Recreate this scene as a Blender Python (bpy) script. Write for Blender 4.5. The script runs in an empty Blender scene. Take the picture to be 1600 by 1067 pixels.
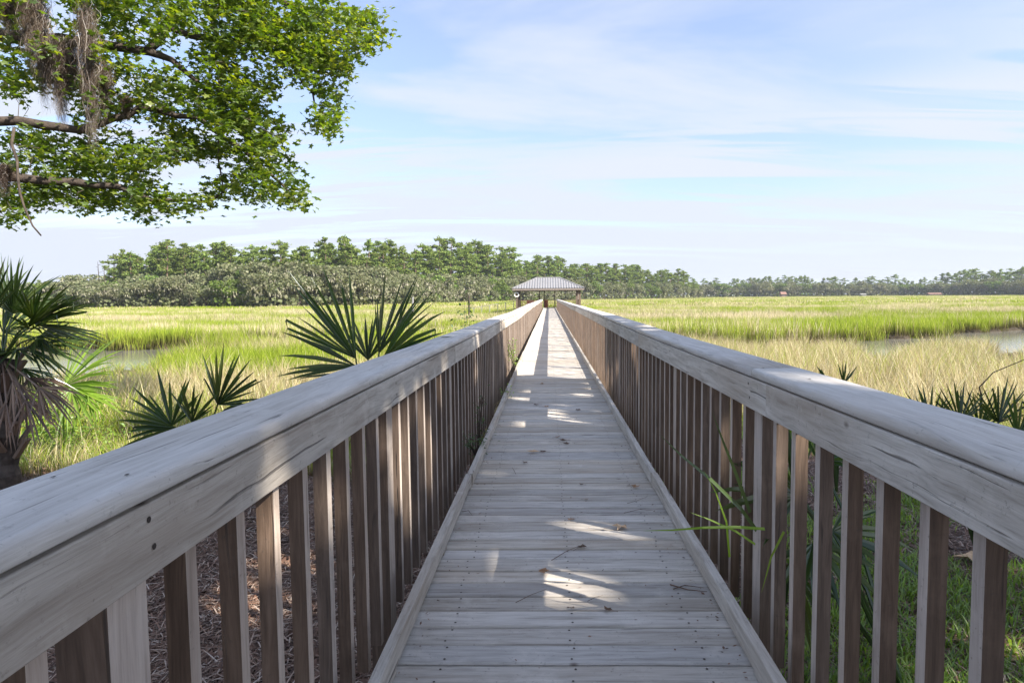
import bpy, math, random
import numpy as np
from mathutils import Vector, Matrix, noise
R = math.radians
rnd = random.Random(7)
rng = np.random.default_rng(7)
S = bpy.context.scene
C = S.collection

# ------------------------------------------------------------------ camera
CAM = Vector((0, 0, 1.45))
YAW, PITCH, ROLL, FPX = R(1.15), R(3.8), R(0.5), 1000.0
VPX, VPY = 857.5, 463.5
cam_d = bpy.data.cameras.new('camera'); cam = bpy.data.objects.new('camera', cam_d); C.objects.link(cam); S.camera = cam
MR = Matrix.Rotation(YAW, 3, 'Z') @ Matrix.Rotation(R(90) - PITCH, 3, 'X') @ Matrix.Rotation(-ROLL, 3, 'Z')
cam.matrix_world = Matrix.Translation(CAM) @ MR.to_4x4()
cam_d.sensor_width = 36; cam_d.lens = 36 * FPX / 1600
d = MR.transposed() @ Vector((0, 1, 0))
PX0, PY0 = VPX - FPX * d.x / -d.z, VPY + FPX * d.y / -d.z      # principal point, photo pixels
cam_d.shift_x = (800 - PX0) / 1600; cam_d.shift_y = (PY0 - 533.5) / 1600
cam_d.clip_start = 0.02; cam_d.clip_end = 9000

def at(px, py, Y):
    "the world point at depth Y in the direction of photo pixel px, py"
    v = MR @ Vector(((px - PX0) / FPX, -(py - PY0) / FPX, -1))
    return CAM + v * (Y / v.y)

# ------------------------------------------------------------------ sky, sun, exposure
SUN_EL, SUN_AZ = R(38), math.atan2(0.855, -0.52)      # azimuth clockwise from +Y
sdir = Vector((math.sin(SUN_AZ) * math.cos(SUN_EL), math.cos(SUN_AZ) * math.cos(SUN_EL), math.sin(SUN_EL)))
W = bpy.data.worlds.new('World'); S.world = W; W.use_nodes = True
nt = W.node_tree; nt.nodes.clear()
def N(t, **k):
    n = nt.nodes.new(t)
    for a, b in k.items(): setattr(n, a, b)
    return n
out = N('ShaderNodeOutputWorld'); bg = N('ShaderNodeBackground'); sky = N('ShaderNodeTexSky')
sky.sky_type = 'NISHITA'; sky.sun_disc = False; sky.sun_elevation = SUN_EL; sky.sun_rotation = SUN_AZ
sky.air_density = 1.1; sky.dust_density = 1.6; sky.ozone_density = 1.5
bg.inputs['Strength'].default_value = 0.118
tc = N('ShaderNodeTexCoord'); sep = N('ShaderNodeSeparateXYZ'); nt.links.new(tc.outputs['Generated'], sep.inputs[0])
def M(op, a, b=None, c=None, clamp=False):
    n = N('ShaderNodeMath', operation=op, use_clamp=clamp)
    for i, v in enumerate((a, b, c)):
        if v is None: continue
        if isinstance(v, (int, float)): n.inputs[i].default_value = v
        else: nt.links.new(v, n.inputs[i])
    return n.outputs[0]
zz = M('MAXIMUM', M('ADD', sep.outputs['Z'], 0.12), 0.06)
cx, cy = M('DIVIDE', sep.outputs['X'], zz), M('DIVIDE', sep.outputs['Y'], zz)
def cloud(scale, sx, sy, rot, detail, lo, hi, dist=0.6, off=0.0):
    comb = N('ShaderNodeCombineXYZ'); nt.links.new(cx, comb.inputs[0]); nt.links.new(cy, comb.inputs[1]); comb.inputs[2].default_value = off
    mp = N('ShaderNodeMapping'); mp.inputs['Rotation'].default_value = (0, 0, rot); mp.inputs['Scale'].default_value = (sx, sy, 1)
    nt.links.new(comb.outputs[0], mp.inputs[0])
    no = N('ShaderNodeTexNoise'); no.inputs['Scale'].default_value = scale; no.inputs['Detail'].default_value = detail
    no.inputs['Roughness'].default_value = 0.58; no.inputs['Distortion'].default_value = dist
    nt.links.new(mp.outputs[0], no.inputs['Vector'])
    mr = N('ShaderNodeMapRange', interpolation_type='SMOOTHSTEP'); nt.links.new(no.outputs[0], mr.inputs[0])
    mr.inputs[1].default_value = lo; mr.inputs[2].default_value = hi
    return mr.outputs[0]
c1 = cloud(0.55, 0.5, 1.6, R(12), 7, 0.43, 0.62)
c2 = cloud(1.3, 0.35, 2.2, R(-16), 8, 0.44, 0.60, 0.9, 3.7)
c3 = cloud(0.22, 1, 1.3, 0, 3, 0.25, 0.55, 0.2, 9.1)
cl = M('MAXIMUM', M('MULTIPLY', c1, 0.85), M('MULTIPLY', M('MULTIPLY', c2, c3), 0.95), clamp=True)
hz = M('POWER', M('SUBTRACT', 1.0, M('MAXIMUM', sep.outputs['Z'], 0.0), clamp=True), 9.0)
fac = M('ADD', M('MULTIPLY', cl, 0.95), M('MULTIPLY', hz, 0.85), clamp=True)
fac = M('MAXIMUM', fac, 0.24)
mix = N('ShaderNodeMix', data_type='RGBA'); nt.links.new(fac, mix.inputs[0]); 
SKYMUL = N('ShaderNodeMix', data_type='RGBA', blend_type='MULTIPLY'); SKYMUL.inputs[0].default_value = 1
nt.links.new(sky.outputs[0], SKYMUL.inputs[6]); SKYMUL.inputs[7].default_value = (0.70, 0.71, 0.82, 1)
nt.links.new(SKYMUL.outputs[2], mix.inputs[6]); mix.inputs[7].default_value = (2.36, 2.54, 2.95, 1)
nt.links.new(mix.outputs[2], bg.inputs[0]); nt.links.new(bg.outputs[0], out.inputs[0])

sl = bpy.data.lights.new('sun', 'SUN'); sl.energy = 4.6; sl.angle = R(0.6); sl.color = (1, 0.91, 0.79)
so = bpy.data.objects.new('sun', sl); C.objects.link(so); so.rotation_euler = sdir.to_track_quat('Z', 'Y').to_euler(); so.location = (20, -20, 40)
S.view_settings.view_transform = 'Standard'; S.view_settings.look = 'None'; S.view_settings.gamma = 1
S.view_settings.exposure = 1.56
try: S.view_settings.use_curve_mapping = False
except Exception: pass
S.cycles.max_bounces = 6; S.cycles.diffuse_bounces = 3; S.cycles.glossy_bounces = 2; S.cycles.transmission_bounces = 4
S.cycles.transparent_max_bounces = 4; S.cycles.volume_bounces = 0
S.cycles.use_denoising = True; S.cycles.sample_clamp_indirect = 6
S.render.use_persistent_data = False

# ------------------------------------------------------------------ helpers
def tag(o, label=None, cat=None, group=None, kind=None):
    if label: o['label'] = label
    if cat: o['category'] = cat
    if group: o['group'] = group
    if kind: o['kind'] = kind
    return o
def empty(name, loc=(0, 0, 0), rz=0):
    o = bpy.data.objects.new(name, None); C.objects.link(o); o.location = loc; o.rotation_euler = (0, 0, rz)
    o.empty_display_size = 0.1
    return o
class MB:
    def __init__(s): s.v = []; s.f = []; s.m = []
    def add(s, vs, fs, m=0):
        b = len(s.v); s.v.extend([tuple(v) for v in vs]); s.f.extend([tuple(i + b for i in f) for f in fs]); s.m.extend([m] * len(fs))
    def box(s, x0, x1, y0, y1, z0, z1, m=0):
        s.add([(x0,y0,z0),(x1,y0,z0),(x1,y1,z0),(x0,y1,z0),(x0,y0,z1),(x1,y0,z1),(x1,y1,z1),(x0,y1,z1)],
              [(0,3,2,1),(4,5,6,7),(0,1,5,4),(1,2,6,5),(2,3,7,6),(3,0,4,7)], m)
    def beam(s, a, b, w, h, m=0):
        a, b = Vector(a), Vector(b); t = (b - a).normalized()
        u = t.cross(Vector((0, 0, 1)))
        u = Vector((1, 0, 0)) if u.length < 1e-4 else u.normalized()
        n = u.cross(t)
        vs = [p + u * sx * w / 2 + n * sz * h / 2 for p in (a, b) for sx, sz in ((-1,-1),(1,-1),(1,1),(-1,1))]
        s.add(vs, [(0,1,2,3),(7,6,5,4),(0,4,5,1),(1,5,6,2),(2,6,7,3),(3,7,4,0)], m)
    def tube(s, pts, rad, n=6, m=0):
        pts = [Vector(p) for p in pts]; base = len(s.v); u = None
        for i, p in enumerate(pts):
            t = (pts[min(i + 1, len(pts) - 1)] - pts[max(i - 1, 0)])
            t = t.normalized() if t.length > 1e-9 else Vector((0, 0, 1))
            if u is None:
                u = t.cross(Vector((0.31, 0.9, 0.23))).normalized()
            else:
                u = (u - t * u.dot(t)); u = u.normalized() if u.length > 1e-6 else t.orthogonal().normalized()
            w = t.cross(u); r = rad[i] if hasattr(rad, '__len__') else rad
            for k in range(n):
                a = 2 * math.pi * k / n
                s.v.append(tuple(p + (u * math.cos(a) + w * math.sin(a)) * r))
        for i in range(len(pts) - 1):
            for k in range(n):
                a, b = base + i * n + k, base + i * n + (k + 1) % n
                s.f.append((a, b, b + n, a + n)); s.m.append(m)
        s.f.append(tuple(base + n - 1 - k for k in range(n))); s.m.append(m)
        s.f.append(tuple(base + (len(pts) - 1) * n + k for k in range(n))); s.m.append(m)
    def mesh(s, name, mats, smooth=False):
        me = bpy.data.meshes.new(name); me.from_pydata(s.v, [], s.f)
        for m_ in (mats if isinstance(mats, (list, tuple)) else [mats]): me.materials.append(m_)
        if any(s.m): me.polygons.foreach_set('material_index', s.m)
        if smooth: me.polygons.foreach_set('use_smooth', [True] * len(s.f))
        me.update(); return me
    def build(s, name, mats, parent=None, smooth=False):
        o = bpy.data.objects.new(name, s.mesh(name, mats, smooth)); C.objects.link(o)
        if parent: o.parent = parent
        return o
def link(name, me, parent=None, loc=None, rot=None, sc=None):
    o = bpy.data.objects.new(name, me); C.objects.link(o)
    if parent: o.parent = parent
    if loc is not None: o.location = loc
    if rot is not None: o.rotation_euler = rot
    if sc is not None: o.scale = sc if hasattr(sc, '__len__') else (sc,) * 3
    return o

# ------------------------------------------------------------------ materials
def mat(name):
    m = bpy.data.materials.new(name); m.use_nodes = True; n = m.node_tree; n.nodes.clear()
    return m, n
class NB:
    "small node builder"
    def __init__(s, n): s.n = n
    def __call__(s, t, ins=None, **k):
        x = s.n.nodes.new(t)
        for a, b in k.items(): setattr(x, a, b)
        for key, v in (ins or {}).items():
            if hasattr(v, 'links') or isinstance(v, bpy.types.NodeSocket): s.n.links.new(v, x.inputs[key])
            else: x.inputs[key].default_value = v
        return x
    def ramp(s, f, stops):
        x = s('ShaderNodeValToRGB', {0: f}); e = x.color_ramp.elements
        while len(e) < len(stops): e.new(0.5)
        for i, (p, c) in enumerate(stops): e[i].position = p; e[i].color = (*c, 1) if len(c) == 3 else c
        return x.outputs[0]
    def mixc(s, f, a, b, blend='MIX'):
        x = s('ShaderNodeMix', data_type='RGBA', blend_type=blend)
        for i, v in ((0, f), (6, a), (7, b)):
            if isinstance(v, bpy.types.NodeSocket): s.n.links.new(v, x.inputs[i])
            elif i == 0: x.inputs[0].default_value = v
            else: x.inputs[i].default_value = (*v, 1)
        return x.outputs[2]
    def math(s, op, a, b=0.0, clamp=False):
        x = s('ShaderNodeMath', operation=op, use_clamp=clamp)
        for i, v in ((0, a), (1, b)):
            if isinstance(v, bpy.types.NodeSocket): s.n.links.new(v, x.inputs[i])
            else: x.inputs[i].default_value = v
        return x.outputs[0]
    def rng(s, v, a, b, c=0.0, d=1.0):
        x = s('ShaderNodeMapRange', {0: v, 1: a, 2: b, 3: c, 4: d}); return x.outputs[0]

def wood(name, axis, cols, rough=0.78, knots=True, stain=0.35, fine=0.28, vary=0.14, sat=(0.85, 1.12)):
    "weathered timber; axis = direction of the grain in object space"
    m, n = mat(name); B = NB(n)
    tcn = B('ShaderNodeTexCoord'); oi = B('ShaderNodeObjectInfo')
    off = B('ShaderNodeVectorMath', {0: (17.3, 31.7, 9.1)}, operation='SCALE'); n.links.new(oi.outputs['Random'], off.inputs['Scale'])
    p = B('ShaderNodeVectorMath', {0: tcn.outputs['Object'], 1: off.outputs[0]}, operation='ADD').outputs[0]
    sc = [34.0, 34.0, 34.0]; sc[axis] = 2.3
    warp = B('ShaderNodeTexNoise', {'Vector': p, 'Scale': 2.2, 'Detail': 2.0})
    wv = B('ShaderNodeVectorMath', {0: warp.outputs['Color'], 'Scale': 0.045}, operation='SCALE').outputs[0]
    pw = B('ShaderNodeVectorMath', {0: p, 1: wv}, operation='ADD').outputs[0]
    g1 = B('ShaderNodeTexNoise', {'Vector': B('ShaderNodeMapping', {0: pw, 3: sc}).outputs[0], 'Scale': 1.0, 'Detail': 6.0, 'Roughness': 0.65, 'Distortion': 0.3}).outputs[0]
    sc2 = [150.0, 150.0, 150.0]; sc2[axis] = 5.0
    g2 = B('ShaderNodeTexNoise', {'Vector': B('ShaderNodeMapping', {0: pw, 3: sc2}).outputs[0], 'Scale': 1.0, 'Detail': 3.0, 'Roughness': 0.6}).outputs[0]
    sc3 = [3.0, 3.0, 3.0]; sc3[axis] = 0.9
    blot = B('ShaderNodeTexNoise', {'Vector': B('ShaderNodeMapping', {0: p, 3: sc3}).outputs[0], 'Scale': 1.0, 'Detail': 4.0}).outputs[0]
    col = B.ramp(B.rng(g1, 0.3, 0.72), [(0, cols[0]), (0.45, cols[1]), (1, cols[2])])
    col = B.mixc(B.rng(g2, 0.52, 0.74, 0, fine), col, tuple(c * 0.45 for c in cols[0]))
    col = B.mixc(B.rng(blot, 0.45, 0.75, 0, stain), col, tuple(a * b for a, b in zip(cols[0], (1.05, 0.92, 0.80))))
    hs = B('ShaderNodeHueSaturation', {'Color': col}); n.links.new(B.rng(oi.outputs['Random'], 0, 1, 1 - vary, 1 + vary), hs.inputs['Value'])
    n.links.new(B.rng(B.math('FRACT', B.math('MULTIPLY', oi.outputs['Random'], 13.7)), 0, 1, *sat), hs.inputs['Saturation'])
    col = hs.outputs[0]
    if knots:
        sk = [9.0, 9.0, 9.0]; sk[axis] = 5.5
        vo = B('ShaderNodeTexVoronoi', {'Vector': B('ShaderNodeMapping', {0: p, 3: sk}).outputs[0], 'Scale': 1.0, 'Randomness': 1.0}, feature='F1')
        sepc = B('ShaderNodeSeparateColor', {0: vo.outputs['Color']}).outputs[0]
        sel = B.math('LESS_THAN', sepc, 0.10)
        kf = B.math('MULTIPLY', B.rng(vo.outputs['Distance'], 0.03, 0.13, 0.8, 0.0), sel)
        col = B.mixc(kf, col, (0.085, 0.06, 0.045))
    sc4 = [60.0, 60.0, 60.0]; sc4[axis] = 0.8
    cr = B('ShaderNodeTexNoise', {'Vector': B('ShaderNodeMapping', {0: pw, 3: sc4}).outputs[0], 'Scale': 1.0, 'Detail': 2.0}).outputs[0]
    crack = B.rng(cr, 0.66, 0.74)
    col = B.mixc(B.math('MULTIPLY', crack, 0.7), col, (0.05, 0.042, 0.036))
    sp = B('ShaderNodeTexNoise', {'Vector': p, 'Scale': 55.0, 'Detail': 4.0, 'Roughness': 0.7}).outputs[0]
    sp2 = B('ShaderNodeTexNoise', {'Vector': p, 'Scale': 5.5, 'Detail': 5.0, 'Roughness': 0.6}).outputs[0]
    col = B.mixc(B.math('MULTIPLY', B.rng(sp, 0.60, 0.68, 0, 0.55), B.rng(sp2, 0.42, 0.60)), col, (0.07, 0.065, 0.055))
    col = B.mixc(B.rng(sp2, 0.56, 0.74, 0, 0.30), col, tuple(c_ * 1.25 for c_ in cols[2]))
    h = B.math('SUBTRACT', B.math('ADD', B.math('MULTIPLY', g1, 0.6), B.math('MULTIPLY', g2, 0.3)), B.math('MULTIPLY', crack, 0.8))
    bump = B('ShaderNodeBump', {'Height': h, 'Strength': 0.7, 'Distance': 0.005})
    bs = B('ShaderNodeBsdfPrincipled', {'Base Color': col, 'Roughness': rough, 'Normal': bump.outputs[0]})
    bs.inputs['Specular IOR Level'].default_value = 0.35
    n.links.new(bs.outputs[0], B('ShaderNodeOutputMaterial').inputs[0])
    return m
GREY = [(0.30, 0.27, 0.23), (0.48, 0.445, 0.395), (0.62, 0.585, 0.53)]
CAPG = [(0.38, 0.362, 0.335), (0.51, 0.492, 0.465), (0.62, 0.605, 0.58)]
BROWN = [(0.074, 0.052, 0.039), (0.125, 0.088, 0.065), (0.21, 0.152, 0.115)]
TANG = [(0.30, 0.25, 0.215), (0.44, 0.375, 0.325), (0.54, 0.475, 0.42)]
w_plank = wood('weathered plank', 0, GREY, stain=0.6, fine=0.25, vary=0.16, sat=(0.5, 1.3))
w_cap = wood('weathered cap', 1, CAPG, rough=0.58, stain=0.45, fine=0.2, vary=0.08)
w_board = wood('weathered board', 1, GREY, stain=0.8, fine=0.35)
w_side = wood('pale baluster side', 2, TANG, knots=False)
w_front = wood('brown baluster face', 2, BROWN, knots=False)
w_tan = wood('tan timber', 2, BROWN, knots=False)

def simple(name, col, rough=0.8, var=0.25, scale=6.0, metal=0.0, bump=0.0, spec=0.4, col2=None):
    m, n = mat(name); B = NB(n)
    tcn = B('ShaderNodeTexCoord')
    no = B('ShaderNodeTexNoise', {'Vector': tcn.outputs['Object'], 'Scale': scale, 'Detail': 6.0, 'Roughness': 0.6}).outputs[0]
    a = tuple(c * (1 - var) for c in col); b = col2 or tuple(min(1, c * (1 + var)) for c in col)
    c = B.ramp(B.rng(no, 0.3, 0.7), [(0, a), (1, b)])
    ins = {'Base Color': c, 'Roughness': rough, 'Metallic': metal}
    if bump: ins['Normal'] = B('ShaderNodeBump', {'Height': no, 'Strength': bump, 'Distance': 0.02}).outputs[0]
    bs = B('ShaderNodeBsdfPrincipled', ins); bs.inputs['Specular IOR Level'].default_value = spec
    n.links.new(bs.outputs[0], B('ShaderNodeOutputMaterial').inputs[0])
    return m
def leafmat(name, ca, cb, trans=0.35, tcol=None, rough=0.5, cc=None, wide=0.0, gloss=0.06):
    "thin leaf: diffuse + translucent + a little gloss, colour varied leaf by leaf"
    m, n = mat(name); B = NB(n)
    ge = B('ShaderNodeNewGeometry'); oi = B('ShaderNodeObjectInfo')
    f = ge.outputs['Random Per Island']
    stops = [(0, ca), (1, cb)] if cc is None else [(0, ca), (0.62, cb), (1, cc)]
    col = B.ramp(f, stops)
    hs = B('ShaderNodeHueSaturation', {'Color': col}); n.links.new(B.rng(oi.outputs['Random'], 0, 1, 0.82, 1.18), hs.inputs['Value'])
    n.links.new(B.rng(oi.outputs['Random'], 0, 1, 0.5 - 0.012, 0.5 + 0.012), hs.inputs['Hue'])
    col = hs.outputs[0]
    if wide:
        tcn = B('ShaderNodeTexCoord')
        no = B('ShaderNodeTexNoise', {'Vector': tcn.outputs['Object'], 'Scale': wide, 'Detail': 3.0}).outputs[0]
        col = B.mixc(B.rng(no, 0.35, 0.65, 0, 0.6), col, tuple(x * y for x, y in zip(cb, (0.72, 0.8, 0.6))))
    di = B('ShaderNodeBsdfDiffuse', {'Color': col})
    tc_ = B.mixc(1.0, col, tcol or (1.0, 1.0, 0.55), 'MULTIPLY')
    br = B('ShaderNodeHueSaturation', {'Color': tc_, 'Value': 2.2})
    tr = B('ShaderNodeBsdfTranslucent', {'Color': br.outputs[0]})
    mx = B('ShaderNodeMixShader', {0: trans, 1: di.outputs[0], 2: tr.outputs[0]})
    gl = B('ShaderNodeBsdfAnisotropic', {'Color': (0.9, 0.95, 1, 1), 'Roughness': rough})
    mg = B('ShaderNodeMixShader', {0: gloss, 1: mx.outputs[0], 2: gl.outputs[0]})
    n.links.new(mg.outputs[0], B('ShaderNodeOutputMaterial').inputs[0])
    return m
bark = simple('bark', (0.06, 0.047, 0.038), 0.9, 0.5, 14, bump=0.8)
bark_pine = simple('pine bark', (0.16, 0.11, 0.085), 0.9, 0.35, 3)
m_gum = leafmat('gum leaf', (0.040, 0.085, 0.010), (0.11, 0.175, 0.020), 0.50, (1.0, 1.0, 0.28), cc=(0.27, 0.31, 0.035), wide=1.1)
m_pine = leafmat('pine needles', (0.075, 0.12, 0.035), (0.16, 0.21, 0.06), 0.25, cc=(0.22, 0.25, 0.09), wide=0.4, gloss=0.0)
m_oak = leafmat('oak leaves', (0.075, 0.095, 0.055), (0.165, 0.175, 0.105), 0.2, cc=(0.24, 0.235, 0.17), wide=0.5, gloss=0.0)
m_mossfar = leafmat('grey moss veil', (0.22, 0.21, 0.175), (0.33, 0.31, 0.265), 0.12, (1, 0.95, 0.85), wide=0.8, gloss=0.0)
m_shade = leafmat('shade tree leaf', (0.035, 0.075, 0.012), (0.08, 0.13, 0.02), 0.3)
m_palm = leafmat('palm blade', (0.024, 0.050, 0.014), (0.052, 0.088, 0.024), 0.30, (1.0, 1.0, 0.35), rough=0.3, gloss=0.05, cc=(0.075, 0.10, 0.03))
m_palmlit = leafmat('sun-tinted palm blade', (0.10, 0.17, 0.025), (0.20, 0.30, 0.04), 0.45, (1.0, 1.0, 0.3), rough=0.45, gloss=0.025)  # brighter, yellower palm blade: the sunlight on it is put into the colour
m_dead = leafmat('dead frond', (0.08, 0.052, 0.036), (0.25, 0.17, 0.12), 0.15, (1, 0.8, 0.6))
m_moss = leafmat('spanish moss', (0.065, 0.046, 0.034), (0.17, 0.130, 0.10), 0.3, (1, 0.9, 0.8))
m_weed = leafmat('weed leaf', (0.09, 0.17, 0.022), (0.22, 0.32, 0.04), 0.38)
m_weeddark = leafmat('dark weed leaf', (0.03, 0.07, 0.015), (0.08, 0.13, 0.03), 0.3)

# ------------------------------------------------------------------ terrain
def sstep(a, b, x):
    t = np.clip((x - a) / (b - a), 0, 1); return t * t * (3 - 2 * t)
WATER = -1.42
CREEK = [(-120, 18), (-60, 24), (-34, 28), (-24, 28.5), (-20.5, 33), (-15, 41), (-8, 45), (-2, 45), (2, 41), (6, 33.5), (11, 30.5), (15, 31.5), (20, 34.5), (26, 39), (33, 43), (48, 47), (75, 46), (140, 58)]
CW = [10, 9, 9.5, 8.6, 5.0, 2.4, 1.8, 1.5, 1.6, 2.4, 3.0, 4.2, 5.2, 3.6, 5, 6, 6, 9]
def creek(x, y):
    "signed clearance to the creek's edge and which side (far side positive)"
    best = np.full(np.shape(x), 1e9); side = np.zeros(np.shape(x))
    for i in range(len(CREEK) - 1):
        (ax, ay), (bx, by) = CREEK[i], CREEK[i + 1]
        dx, dy = bx - ax, by - ay; L = dx * dx + dy * dy
        t = np.clip(((x - ax) * dx + (y - ay) * dy) / L, 0, 1)
        w = CW[i] + (CW[i + 1] - CW[i]) * t
        wob = 0.5 * np.sin(x * 0.9 + 1.3) + 0.35 * np.sin(x * 2.3 + y)
        dd = np.hypot(x - ax - t * dx, y - ay - t * dy) - w - wob
        sd = dx * (y - ay) - dy * (x - ax)
        q = dd < best; best = np.where(q, dd, best); side = np.where(q, np.sign(sd), side)
    return best, side
def shore(x):      # where the dry land ends
    return 8.6 + 1.1 * np.sin(x * 0.33 + 0.5) + 0.5 * np.sin(x * 0.9) - 0.03 * np.abs(x)
def height(x, y):
    land = 1 - sstep(-1.5, 4.0, y - shore(x))
    z = -1.16 + 0.05 * np.sin(x * 0.37) * np.sin(y * 0.29)
    z = z + (0.60 - 0.05 * np.cos(x * 0.5)) * land
    c, s = creek(x, y)
    cut = 1 - np.where(s > 0, sstep(-0.55, 0.0, c), sstep(-1.6, 1.4, c))
    return z - cut * 0.75
gm, n = mat('marsh ground'); B = NB(n)
tcn = B('ShaderNodeTexCoord'); P = tcn.outputs['Object']
sx = B('ShaderNodeSeparateXYZ', {0: P})
n1 = B('ShaderNodeTexNoise', {'Vector': P, 'Scale': 0.05, 'Detail': 8.0, 'Roughness': 0.65}).outputs[0]
n2 = B('ShaderNodeTexNoise', {'Vector': P, 'Scale': 9.0, 'Detail': 7.0, 'Roughness': 0.7}).outputs[0]
n3 = B('ShaderNodeTexNoise', {'Vector': P, 'Scale': 1.3, 'Detail': 5.0}).outputs[0]
mud = B.ramp(n2, [(0.3, (0.03, 0.025, 0.018)), (0.7, (0.075, 0.06, 0.042))])
litter = B.ramp(n2, [(0.3, (0.045, 0.026, 0.018)), (0.55, (0.12, 0.075, 0.05)), (0.75, (0.21, 0.15, 0.11))])
fargr = B.ramp(n1, [(0.35, (0.30, 0.30, 0.11)), (0.5, (0.34, 0.36, 0.08)), (0.65, (0.36, 0.40, 0.06))])
landf = B.rng(B.math('ADD', sx.outputs['Z'], B.math('MULTIPLY', n3, 0.1)), -0.95, -0.80)
farf = B.rng(sx.outputs['Y'], 70, 120)
c = B.mixc(landf, mud, litter); c = B.mixc(farf, c, fargr)
bp = B('ShaderNodeBump', {'Height': n2, 'Strength': 0.7, 'Distance': 0.05})
bs = B('ShaderNodeBsdfPrincipled', {'Base Color': c, 'Roughness': 0.9, 'Normal': bp.outputs[0]}); bs.inputs['Specular IOR Level'].default_value = 0.2
n.links.new(bs.outputs[0], B('ShaderNodeOutputMaterial').inputs[0])
xs = np.unique(np.concatenate([-np.geomspace(1, 5000, 90)[::-1], np.arange(-45, 46, 0.45), np.geomspace(1, 5000, 90)]))
ys = np.unique(np.concatenate([[-3000, -800, -200, -80], np.arange(-40, 70, 0.45), np.geomspace(70, 6000, 60)]))
GX, GY = np.meshgrid(xs, ys); GZ = height(GX, GY)
nx = len(xs); nyy = len(ys)
vs = np.stack([GX.ravel(), GY.ravel(), GZ.ravel()], 1)
idx = np.arange(nx * nyy).reshape(nyy, nx)
fs = np.stack([idx[:-1, :-1].ravel(), idx[:-1, 1:].ravel(), idx[1:, 1:].ravel(), idx[1:, :-1].ravel()], 1)
me = bpy.data.meshes.new('ground'); me.from_pydata(vs.tolist(), [], fs.tolist()); me.materials.append(gm)
me.polygons.foreach_set('use_smooth', [True] * len(fs)); g = link('ground', me); tag(g, kind='structure')
wm, n = mat('creek water'); B = NB(n)
no = B('ShaderNodeTexNoise', {'Vector': B('ShaderNodeTexCoord').outputs['Object'], 'Scale': 3.0, 'Detail': 4.0}).outputs[0]
bs = B('ShaderNodeBsdfPrincipled', {'Base Color': (0.16, 0.16, 0.14, 1), 'Roughness': 0.10, 'IOR': 1.33,
     'Normal': B('ShaderNodeBump', {'Height': no, 'Strength': 0.35, 'Distance': 0.03}).outputs[0]})
bs.inputs['Specular IOR Level'].default_value = 0.9
n.links.new(bs.outputs[0], B('ShaderNodeOutputMaterial').inputs[0])
b = MB(); b.add([(-170, 8, WATER), (170, 8, WATER), (170, 72, WATER), (-170, 72, WATER)], [(0, 1, 2, 3)])
tag(b.build('water', wm), kind='structure')

# ------------------------------------------------------------------ instanced grass (countless blades)
GP = {}
def grass_mat(name):
    m, n = mat(name); B = NB(n)
    at_ = B('ShaderNodeAttribute', attribute_type='INSTANCER', attribute_name='tint')
    a2 = B('ShaderNodeAttribute', attribute_type='INSTANCER', attribute_name='dry')
    ge = B('ShaderNodeNewGeometry'); uvz = B('ShaderNodeSeparateXYZ', {0: B('ShaderNodeTexCoord').outputs['Object']})
    f = ge.outputs['Random Per Island']
    green = B.ramp(f, [(0, (0.15, 0.22, 0.022)), (0.6, (0.26, 0.34, 0.035)), (1, (0.37, 0.42, 0.07))])
    tan = B.ramp(f, [(0, (0.31, 0.25, 0.13)), (0.5, (0.51, 0.45, 0.27)), (1, (0.70, 0.65, 0.46))])
    olive = B.ramp(f, [(0, (0.16, 0.175, 0.06)), (1, (0.31, 0.32, 0.13))])
    c = B.mixc(B.rng(at_.outputs['Fac'], 0.0, 0.5), olive, green)
    # dry culms: the share of dry blades in a tuft
    isdry = B.math('LESS_THAN', B.math('FRACT', B.math('MULTIPLY', f, 7.31)), a2.outputs['Fac'])
    c = B.mixc(isdry, c, tan)
    # blades turn darker and browner towards the foot
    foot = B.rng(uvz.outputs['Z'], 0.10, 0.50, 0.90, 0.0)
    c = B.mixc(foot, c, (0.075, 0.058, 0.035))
    di = B('ShaderNodeBsdfDiffuse', {'Color': c})
    tr = B('ShaderNodeBsdfTranslucent', {'Color': B('ShaderNodeHueSaturation', {'Color': c, 'Value': 1.5}).outputs[0]})
    mx = B('ShaderNodeMixShader', {0: 0.35, 1: di.outputs[0], 2: tr.outputs[0]})
    n.links.new(mx.outputs[0], B('ShaderNodeOutputMaterial').inputs[0])
    return m
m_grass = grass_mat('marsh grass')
def tuft(name, nb, h, w, spread, lean, seed, mt, segs=3):
    r = random.Random(seed); b = MB()
    for i in range(nb):
        a = r.uniform(0, 6.28); rr = spread * math.sqrt(r.random()); x, y = rr * math.cos(a), rr * math.sin(a)
        az = r.uniform(0, 6.28); ln = lean * r.uniform(0.2, 1.2); hh = h * r.uniform(0.55, 1.15)
        dx, dy = math.cos(az), math.sin(az); wa = r.uniform(0, 6.28); ux, uy = math.cos(wa), math.sin(wa)
        vs = []
        for s in range(segs + 1):
            t = s / segs; ww = w * (1 - t ** 1.6) * r.uniform(0.8, 1.1) + 0.001
            px, py, pz = x + dx * ln * hh * t * t, y + dy * ln * hh * t * t, hh * t * (1 - 0.25 * ln * t)
            if s == segs: vs.append((px, py, pz))
            else: vs += [(px - ux * ww / 2, py - uy * ww / 2, pz), (px + ux * ww / 2, py + uy * ww / 2, pz)]
        fs = [(2 * k, 2 * k + 1, 2 * k + 3, 2 * k + 2) for k in range(segs - 1)] + [(2 * segs - 2, 2 * segs - 1, 2 * segs)]
        b.add(vs, fs)
    return bpy.data.objects.new(name, b.mesh(name, mt))
def proto_coll(name, objs):
    c = bpy.data.collections.new(name)
    for o in objs: c.objects.link(o)
    return c
near_c = proto_coll('near_tufts', [tuft('grass_tuft', 16, 0.95, 0.016, 0.17, 0.50, i, m_grass) for i in range(5)])
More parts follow.
